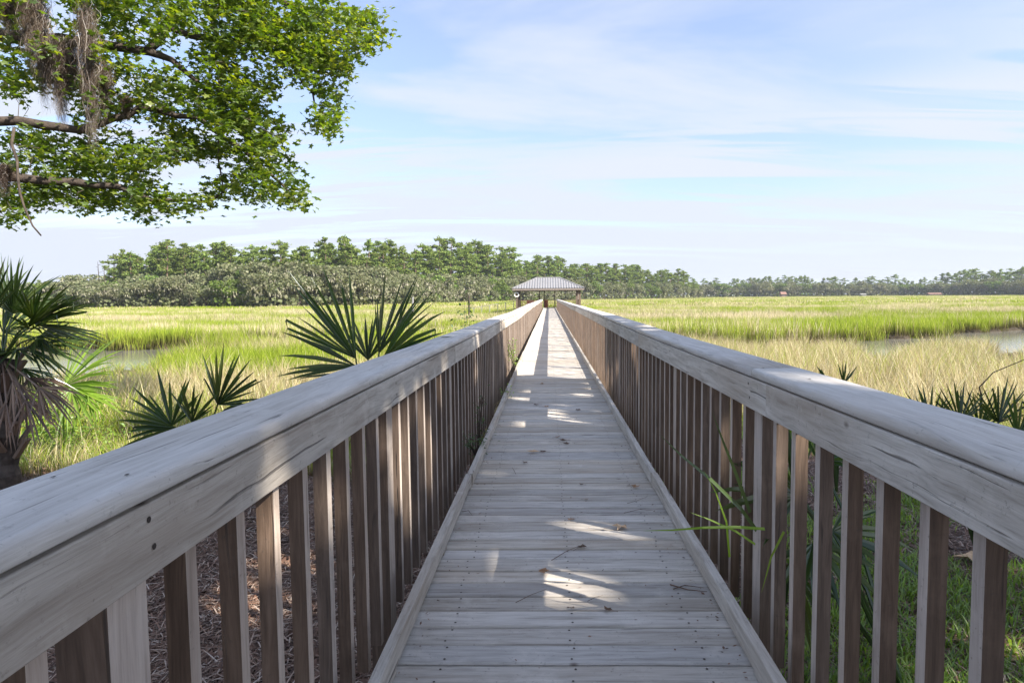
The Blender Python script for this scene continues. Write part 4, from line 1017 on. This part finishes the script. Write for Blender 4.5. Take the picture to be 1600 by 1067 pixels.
# big palmetto
b0 = at(570, 640, 5.2); b0 = Vector((b0.x, 5.2, gz(b0.x, 5.2)))
palm('palmetto', b0, [(at(556, 560, 5.2), (-0.62, 0.1, 0.80), (0.15, -1, 0.1), 17, 0.90, 1.15, 0.05), (at(592, 552, 5.35), (0.28, 0.2, 0.95), (0.0, -1, 0.15), 15, 0.74, 0.95, 0.04),
     (at(598, 562, 5.1), (0.80, 0.0, 0.62), (0.1, -0.95, 0.3), 11, 0.62, 1.0, 0.32), (at(556, 572, 5.1), (-0.95, -0.1, 0.12), (0.0, -0.8, 0.6), 9, 0.62, 1.1, 0.16),
     (at(575, 562, 5.7), (-0.05, 0.3, 0.9), (0.1, -0.9, 0.3), 16, 0.46, 1.7, 0.1), (at(555, 585, 5.0), (-0.9, -0.2, -0.30), (0, -0.8, 0.7), 9, 0.55, 0.9, 0.15), (at(612, 532, 5.5), (0.52, 0.3, 0.9), (0.8, -0.5, 0.2), 14, 0.62, 0.7, 0.08),
     (at(640, 560, 5.3), (0.95, 0.1, 0.35), (0.1, -0.8, 0.6), 10, 0.46, 1.1, 0.5)],
     'large dark spiky palmetto rising over the left rail beside the creek', 'palmetto', m_palm, (), None, 8)
# right palmettos
b0 = at(1530, 760, 4.7); b0 = Vector((b0.x, 4.7, gz(b0.x, 4.7)))
palm('palmetto', b0, [(at(1500, 662, 4.7), (-0.35, 0.1, 0.9), (0, -1, 0.1), 26, 0.34, 2.6, 0.05), (at(1560, 660, 4.9), (0.1, 0.1, 1), (0, -1, 0.1), 26, 0.34, 2.3, 0.05), (at(1530, 668, 5.2), (0.0, 0.1, 1), (0.2, -1, 0.1), 24, 0.34, 2.5, 0.05), (at(1452, 668, 5.1), (-0.2, 0.1, 1), (0.1, -1, 0.2), 22, 0.34, 2.6, 0.08),
     (at(1590, 680, 4.6), (0.5, -0.1, 0.7), (0, -0.9, 0.4), 18, 0.40, 2.2, 0.1), (at(1470, 680, 4.9), (-0.7, 0.1, 0.6), (0, -1, 0.3), 16, 0.42, 1.8, 0.1), (at(1640, 665, 4.8), (0.2, 0.1, 0.9), (0, -1, 0.1), 18, 0.42, 2.3, 0.05),
     (at(1540, 700, 4.3), (-0.2, -0.6, -0.4), (0, -0.6, 0.8), 16, 0.45, 2.6, 0.4)],
     'wide row of green palmetto fans just beyond the right rail near the picture edge', 'palmetto', m_palm, (), None, 9)
b0 = at(1310, 640, 6.2); b0 = Vector((b0.x, 6.2, gz(b0.x, 6.2)))
palm('palmetto', b0, [(at(1318, 600, 6.2), (0.25, 0, 1), (0, -1, 0.1), 7, 0.24, 1.2, 0.05), (at(1300, 612, 6.2), (-0.9, 0, 0.5), (0, -1, 0.3), 10, 0.35, 1.6, 0.1), (at(1290, 625, 6.1), (0.3, -0.3, -0.2), (0, -0.6, 0.8), 14, 0.45, 2.6, 0.3)],
     'small palmetto tips just showing over the middle of the right rail', 'palmetto', m_palm, (), None, 10)
b0 = Vector((1.75, 3.1, gz(1.75, 3.1)))
palm('palmetto', b0, [(at(1245, 775, 3.2), (-0.75, -0.1, 0.15), (0, -0.6, 0.8), 12, 0.5, 1.9, 0.25), (at(1240, 760, 3.4), (-0.35, 0.2, 0.9), (0, -1, 0.2), 12, 0.42, 2.0, 0.15),
     (at(1270, 850, 3.0), (0.1, -0.5, -0.2), (0, -0.6, 0.8), 14, 0.42, 2.8, 0.4), (at(1280, 720, 3.5), (0.5, 0.2, 0.6), (0, -0.9, 0.5), 14, 0.36, 2.4, 0.3), (at(1300, 830, 3.4), (0.8, 0.0, -0.1), (0, -0.6, 0.8), 12, 0.45, 2.0, 0.3),
     (at(1235, 880, 3.1), (-0.1, -0.3, -0.9), (0, -1, 0.1), 12, 0.4, 1.8, 0.2)],
     'palmetto crowding the outside of the right railing, blades poking between balusters', 'palmetto', m_palm, (), None, 11)

# long blades that poke through the right railing
def strap(name, pts, w, mt, label, cat, group=None):
    pts = [Vector(p) for p in pts]; o0 = pts[0]; b = MB(); n_ = len(pts); vs = []; 
    fine = []
    for i in range(n_ - 1):
        for k in range(4): fine.append(pts[i].lerp(pts[i + 1], k / 4))
    fine.append(pts[-1]); m_ = len(fine)
    for i, p in enumerate(fine):
        t = i / (m_ - 1); tg = (fine[min(i + 1, m_ - 1)] - fine[max(i - 1, 0)]).normalized(); sd = tg.cross(Vector((0.1, -0.8, 0.6))).normalized(); ww = w * (1 - t ** 2.2) + 0.0006
        vs += [p - o0 - sd * ww / 2, p - o0 - Vector((0, 0, ww * 0.15)), p - o0 + sd * ww / 2]
    fs = [(3 * i + j, 3 * i + j + 1, 3 * i + j + 4, 3 * i + j + 3) for i in range(m_ - 1) for j in range(2)]
    b.add(vs, fs); o = b.build(name, mt); o.location = o0; tag(o, label, cat, group); return o
strap('grass_blade', [at(1195, 826, 2.62), at(1150, 823, 2.58), at(1100, 824, 2.54), at(1050, 828, 2.52), at(1005, 829, 2.50)], 0.012, m_palmlit, 'long green blade reaching level across the right curb over the deck', 'leaf blade')
strap('grass_blade', [at(1182, 828, 2.85), at(1158, 795, 2.8), at(1110, 748, 2.75), at(1065, 712, 2.7), at(1030, 678, 2.68)], 0.020, m_palm, 'longest dark blade slanting up leftwards through the right balusters', 'leaf blade')
strap('grass_blade', [at(1172, 800, 2.9), at(1150, 740, 2.88), at(1130, 690, 2.86), at(1113, 644, 2.84)], 0.018, m_palm, 'dark blade leaning steeply up before the right balusters', 'leaf blade')
strap('grass_blade', [at(1180, 850, 2.7), at(1150, 830, 2.66), at(1110, 812, 2.62), at(1078, 800, 2.60)], 0.010, m_palmlit, 'short pale green blade just above the right curb', 'leaf blade')
strap('grass_blade', [at(1140, 870, 2.6), at(1135, 815, 2.58), at(1118, 768, 2.57), at(1100, 735, 2.56)], 0.009, m_palmlit, 'thin yellow green blade rising upright beside the right curb', 'leaf blade')
strap('grass_blade', [at(1225, 830, 2.3), at(1205, 870, 2.25), at(1190, 925, 2.22)], 0.008, m_palmlit, 'drooping green blade hanging in front of a right baluster', 'leaf blade')

# ------------------------------------------------------------------ weeds and shrubs
def weed(name, loc, h, rr, k, ls, mt, label, cat, seed, stems=6):
    r = random.Random(seed); o = empty(name, loc); tag(o, label, cat); st = MB(); lv = MB()
    for i in range(stems):
        a = r.uniform(0, 6.28); e = Vector((math.cos(a) * rr * r.uniform(0.3, 1), math.sin(a) * rr * r.uniform(0.3, 1), h * r.uniform(0.6, 1)))
        m_ = e * 0.5 + Vector((0, 0, 0.1 * h)); st.tube([(0, 0, 0), m_, e], [0.006, 0.004, 0.002], 4)
        for _ in range(k // stems):
            t = r.uniform(0.25, 1); p = (Vector((0, 0, 0)).lerp(m_, t * 2) if t < 0.5 else m_.lerp(e, t * 2 - 1)) + Vector((r.gauss(0, 1), r.gauss(0, 1), r.gauss(0, 0.6))) * ls
            d_ = Vector((r.gauss(0, 1), r.gauss(0, 1), r.uniform(-0.3, 0.6))).normalized(); w = d_.cross(Vector((r.gauss(0, 0.3), r.gauss(0, 0.3), 1))).normalized(); s_ = ls * r.uniform(0.6, 1.2)
            lv.add([p, p + d_ * s_ * 0.5 + w * s_ * 0.28, p + d_ * s_, p + d_ * s_ * 0.5 - w * s_ * 0.28], [(0, 1, 2, 3)])
    st.build('stems', bark, o); q = lv.build('foliage', mt, o); q['kind'] = 'stuff'; return o
weed('shrub', (at(730, 520, 14).x, 14, gz(-1.8, 14)), 2.75, 0.50, 560, 0.10, m_weeddark, 'small leafy shrub behind the left rail below the marsh pole', 'shrub', 4, 9)
weed('weed', (-0.68, 5.75, 0.0), 0.22, 0.16, 110, 0.045, m_weeddark, 'low green weed growing over the left curb at a gap', 'weed', 5)
weed('weed', (-0.72, 6.3, -0.1), 0.75, 0.10, 80, 0.04, m_weeddark, 'tall thin dark weed climbing the left balusters', 'weed', 6)
weed('weed', (-0.66, 12.2, 0.0), 0.75, 0.22, 190, 0.06, m_weed, 'sunlit yellow green weed growing through the far left railing', 'weed', 7)
weed('weed', (-0.62, 9.0, 0.0), 0.18, 0.10, 60, 0.04, m_weed, 'tiny weed sprouting beside the left curb', 'weed', 8)
weed('shrub', (at(105, 650, 8.8).x, 8.8, gz(-6.8, 8.8)), 0.95, 0.75, 900, 0.07, m_weed, 'bright green leafy bush behind the small sunlit palm', 'shrub', 9, 16)
weed('shrub', (at(45, 560, 9.6).x, 9.6, gz(-7.6, 9.6)), 0.9, 0.9, 800, 0.08, m_weed, 'light green bush at the left edge below the large palm crown', 'shrub', 10, 14)
weed('shrub', (at(140, 640, 8.2).x, 8.2, gz(-5.6, 8.2)), 0.5, 0.6, 420, 0.05, m_weed, 'low yellowish weed clump under the small sunlit palm', 'shrub', 12, 12)

# ------------------------------------------------------------------ ground cover near the landing
litter_m, n = mat('pine straw'); B = NB(n)
f = B('ShaderNodeNewGeometry').outputs['Random Per Island']
bs = B('ShaderNodeBsdfPrincipled', {'Base Color': B.ramp(f, [(0, (0.055, 0.03, 0.02)), (0.5, (0.16, 0.085, 0.055)), (0.82, (0.28, 0.18, 0.125)), (1, (0.52, 0.44, 0.37))]), 'Roughness': 0.7})
n.links.new(bs.outputs[0], B('ShaderNodeOutputMaterial').inputs[0])
def straw(name, seed):
    r = random.Random(seed); b = MB()
    for i in range(60):
        p = Vector((r.gauss(0, 0.13), r.gauss(0, 0.13), r.uniform(0.002, 0.035))); a = r.uniform(0, 6.28); L = r.uniform(0.05, 0.13); d_ = Vector((math.cos(a), math.sin(a), r.gauss(0, 0.18))); w = Vector((-d_.y, d_.x, 0)) * 0.003
        q = p + d_ * L * 0.5 + Vector((0, 0, r.uniform(0, 0.01))); e = p + d_ * L
        b.add([p - w, p + w, q + w, q - w, e], [(0, 1, 2, 3), (3, 2, 4)])
    for i in range(5):
        p = Vector((r.gauss(0, 0.12), r.gauss(0, 0.12), 0.02)); s_ = r.uniform(0.02, 0.045); u = Vector((r.gauss(0, 1), r.gauss(0, 1), r.gauss(0, 0.4))).normalized(); w = u.cross(Vector((0, 0.2, 1))).normalized()
        b.add([p - u * s_, p + w * s_ * 0.5, p + u * s_, p - w * s_ * 0.5], [(0, 1, 2, 3)])
    return bpy.data.objects.new(name, b.mesh(name, litter_m))
straw_c = proto_coll('straw', [straw('straw_patch', i) for i in range(4)])
def lawn(name, seed):
    r = random.Random(seed); b = MB()
    for i in range(26):
        x, y = r.gauss(0, 0.07), r.gauss(0, 0.07); a = r.uniform(0, 6.28); h = r.uniform(0.03, 0.10); dx, dy = math.cos(a), math.sin(a); w = 0.003; l_ = h * r.uniform(0.3, 1.0)
        b.add([(x - dy * w, y + dx * w, 0), (x + dy * w, y - dx * w, 0), (x + dx * l_ * 0.4 + dy * w, y + dy * l_ * 0.4 - dx * w, h * 0.7), (x + dx * l_ * 0.4 - dy * w, y + dy * l_ * 0.4 + dx * w, h * 0.7), (x + dx * l_, y + dy * l_, h)], [(0, 1, 2, 3), (3, 2, 4)])
    return bpy.data.objects.new(name, b.mesh(name, m_weed))
lawn_c = proto_coll('lawn', [lawn('lawn_patch', i) for i in range(4)])
k = 15000; y = rng.uniform(-2.5, 12, k); x = rng.uniform(-1, 1, k) * (3.5 + 0.9 * np.clip(y, 0, 20)); ok = (np.abs(x - 0.09) > 0.95) & (y < shore(x) + 1.5); x, y = x[ok], y[ok]
scatter('pine_straw', np.stack([x, y, height(x, y) + 0.004], 1), rng.uniform(0, 6.28, len(x)), rng.uniform(0.8, 1.4, len(x)), x * 0, x * 0, straw_c, 'brown pine straw and dead leaves on the ground beside the landing')
k = 26000; y = rng.uniform(-1, 13, k); x = rng.uniform(-1, 1, k) * (3.5 + 0.95 * np.clip(y, 0, 20)); ok = (np.abs(x - 0.09) > 1.1) & (y < shore(x) + 3)
x, y = x[ok], y[ok]; q = nz(x, y, 0.9, 4.4) + 0.5 * nz(x, y, 2.7, 2.2); ok = np.where(x > 0, q > 0.06, (q > 0.1) & (y > 7.6) | (y > shore(x) + 0.2)); x, y = x[ok], y[ok]
scatter('short_grass', np.stack([x, y, height(x, y)], 1), rng.uniform(0, 6.28, len(x)), rng.uniform(0.8, 1.6, len(x)) * (1 + 0.9 * (y > shore(x) - 1)), x * 0, x * 0, lawn_c, 'short green grass between the pine straw beside the boardwalk')
# fringe of taller grass where the land meets the marsh
k = 2600; x = rng.uniform(-13, 13, k); y = shore(x) + rng.uniform(-0.9, 1.6, k); ok = np.abs(x - 0.09) > 1.3; x, y = x[ok], y[ok]
scatter('marsh_edge_grass', np.stack([x, y, height(x, y) - 0.02], 1), rng.uniform(0, 6.28, len(x)), rng.uniform(0.3, 0.62, len(x)), rng.uniform(0.2, 1, len(x)), rng.uniform(0.1, 0.75, len(x)), near_c, 'mixed tall grass where the dry ground meets the marsh')

# ------------------------------------------------------------------ small things on the deck
m_leafA = simple('fallen leaf', (0.33, 0.19, 0.10), 0.7, 0.3, 40); m_leafB = simple('dark fallen leaf', (0.12, 0.075, 0.05), 0.8, 0.3, 40); m_leafC = simple('pale fallen leaf', (0.62, 0.44, 0.28), 0.7, 0.25, 40)
def deck_pt(px, py):
    v = MR @ Vector(((px - PX0) / FPX, -(py - PY0) / FPX, -1)); return CAM + v * (-(CAM.z - 0.004) / v.z)
def fleaf(px, py, s_, mt, label, seed, z=None, lobes=5):
    s_ *= 1.55
    r = random.Random(seed); p = deck_pt(px, py) if z is None else z; b = MB(); vs = []; n_ = lobes * 2
    a0 = r.uniform(0, 6.28); c_ = (0, 0, s_ * 0.12)
    for q in range(n_):
        a = a0 + q * 2 * math.pi / n_; rad = s_ * (1.0 if q % 2 == 0 else 0.45) * r.uniform(0.8, 1.1); vs.append((rad * math.cos(a), rad * 0.75 * math.sin(a), s_ * r.uniform(0.08, 0.42)))
    vs.append(c_); b.add(vs, [(q, (q + 1) % n_, n_) for q in range(n_)])
    o = empty('fallen_leaf', p, 0); b.build('blade', mt, o)
    t = MB(); a = a0; t.tube([(0, 0, s_ * 0.1), (math.cos(a) * s_, math.sin(a) * s_, s_ * 0.15), (math.cos(a) * s_ * 1.8, math.sin(a + 0.2) * s_ * 1.7, 0.003)], 0.0012, 4); t.build('stalk', m_leafB, o)
    tag(o, label, 'leaf', 'fallen leaves on the boardwalk')
LV = [(969, 825, 0.040, m_leafC, 'largest curled tan leaf lying by the sunlit streak on the deck'), (892, 812, 0.020, m_leafA, 'small brown leaf left of the large curled tan leaf'),
      (849, 894, 0.026, m_leafA, 'brown star shaped leaf lying mid deck left of centre'), (909, 855, 0.024, m_leafB, 'dark curled leaf with a twig beside it'),
      (949, 953, 0.020, m_leafB, 'nearest dark crumpled leaf on the deck'), (833, 707, 0.040, m_leafC, 'pale flat leaf, left one of a pair mid deck'), (848, 706, 0.026, m_leafB, 'dark leaf, right one of a pair mid deck'),
      (879, 689, 0.030, m_leafB, 'dark leaf at the middle of a cluster of three'), (871, 683, 0.022, m_leafA, 'brown leaf at the back of the cluster of three'), (885, 694, 0.028, m_leafB, 'dark leaf at the front of the cluster of three'),
      (820, 723, 0.022, m_leafB, 'small dark leaf near the left side of the deck'), (853, 636, 0.034, m_leafA, 'brown leaf near where the sunlight begins'), (908, 757, 0.016, m_leafB, 'tiny dark leaf right of the deck centre'),
      (993, 761, 0.026, m_leafA, 'orange brown leaf close to the right curb'), (916, 780, 0.014, m_leafA, 'tiny brown leaf just left of the right curb shadow'), (895, 950, 0.010, m_leafB, 'tiny dark crumb left of the nearest leaf'),
      (838, 633, 0.030, m_leafB, 'dark leaf left of the leaf at the start of the sunlight'), (846, 600, 0.03, m_leafA, 'small leaf lying in the cap rail shadow'), (903, 641, 0.03, m_leafB, 'flat leaf right of centre at the start of the sunlight')]
for i, a in enumerate(LV): fleaf(a[0], a[1], a[2], a[3], a[4], 50 + i)
def twig(pts, w, label, i):
    ps = [deck_pt(*p) + Vector((0, 0, 0.004)) for p in pts]; b = MB(); b.tube([p - ps[0] for p in ps], [w, w * 0.8, w * 0.4][:len(ps)] if len(ps) == 3 else w, 5)
    o = b.build('twig', m_leafB); o.location = ps[0]; tag(o, label, 'twig', 'twigs and needles on the boardwalk')
twig([(862, 876), (885, 862), (906, 853)], 0.0022, 'thin twig ending at the dark curled leaf', 0)
twig([(806, 942), (830, 930), (854, 921)], 0.0018, 'pine needle twig in the large sun patch', 1)
twig([(918, 940), (930, 934), (942, 931)], 0.0014, 'short needle near the nearest dark leaf', 2)
twig([(1047, 914), (1075, 922), (1105, 925)], 0.0035, 'curled brown strip near the right curb', 3)
twig([(1052, 921), (1070, 915), (1100, 919)], 0.0028, 'second brown strip crossing the curled one by the right curb', 4)
twig([(975, 802), (1000, 796), (1020, 798)], 0.0018, 'thin brown needle left of the right curb', 5)
twig([(980, 787), (995, 783), (1012, 776)], 0.0014, 'short reddish needle above the brown one by the right curb', 6)
twig([(806, 741), (803, 735), (800, 731)], 0.002, 'tiny upright twig near the left curb', 7)
twig([(722, 800), (732, 798), (738, 806)], 0.0022, 'small twig caught beside the left curb', 8)
# crumbs of leaf and bark swept against the curbs and into the gaps
b = MB(); r = random.Random(77)
for i in range(620):
    y = 0.9 + 11 * r.random() ** 1.4; e = abs(r.gauss(0, 0.05)); x = (-0.590 + e) if r.random() < 0.5 else (0.765 - e)
    if r.random() < 0.28: x = r.uniform(-0.55, 0.72)
    z = 0.006 + r.uniform(0, 0.004); s_ = r.uniform(0.003, 0.012); a = r.uniform(0, 6.28); u = Vector((math.cos(a), math.sin(a), r.uniform(-0.2, 0.3))) * s_; w = Vector((-u.y, u.x, r.uniform(0, 0.004))) * r.uniform(0.2, 0.7); p = Vector((x, y, z))
    b.add([p - u, p + w, p + u, p - w], [(0, 1, 2, 3)])
o = b.build('leaf_crumbs', litter_m); o['kind'] = 'stuff'
# pale dead leaves on the ground beyond the right rail
for i, (x, y, s_, lab) in enumerate([(3.05, 4.55, 0.11, 'large pale dead leaf on the grass beyond the right rail'), (2.35, 5.2, 0.08, 'pale dead leaf beside a palmetto beyond the right rail'), (3.3, 3.3, 0.06, 'small pale dead leaf on the ground nearest the right rail')]):
    fleaf(0, 0, s_, m_leafC, lab, 90 + i, Vector((x, y, gz(x, y) + 0.03)), 4)
# dry stalks leaning over the marsh at the right edge
for i, (pts, lab) in enumerate([([(1535, 625), (1530, 605), (1552, 582), (1600, 562)], 'thin bare arching stem above the right palmetto fans')]):
    b = MB(); ps = [at(p[0], p[1], 4.9) for p in pts]; b.tube([p - ps[0] for p in ps], [0.006, 0.005, 0.004, 0.003], 5); o = b.build('bare_stem', bark); o.location = ps[0]; tag(o, lab, 'stem')

# ------------------------------------------------------------------ air
hm, n = mat('haze'); B = NB(n)
pv = B('ShaderNodeVolumePrincipled', {'Color': (0.80, 0.88, 1.0, 1), 'Density': 0.00017, 'Anisotropy': 0.2})
n.links.new(pv.outputs[0], B('ShaderNodeOutputMaterial').inputs['Volume'])
b = MB(); b.box(-5200, 5200, -3100, 6200, -3.2, 45); tag(b.build('haze', hm), kind='stuff')
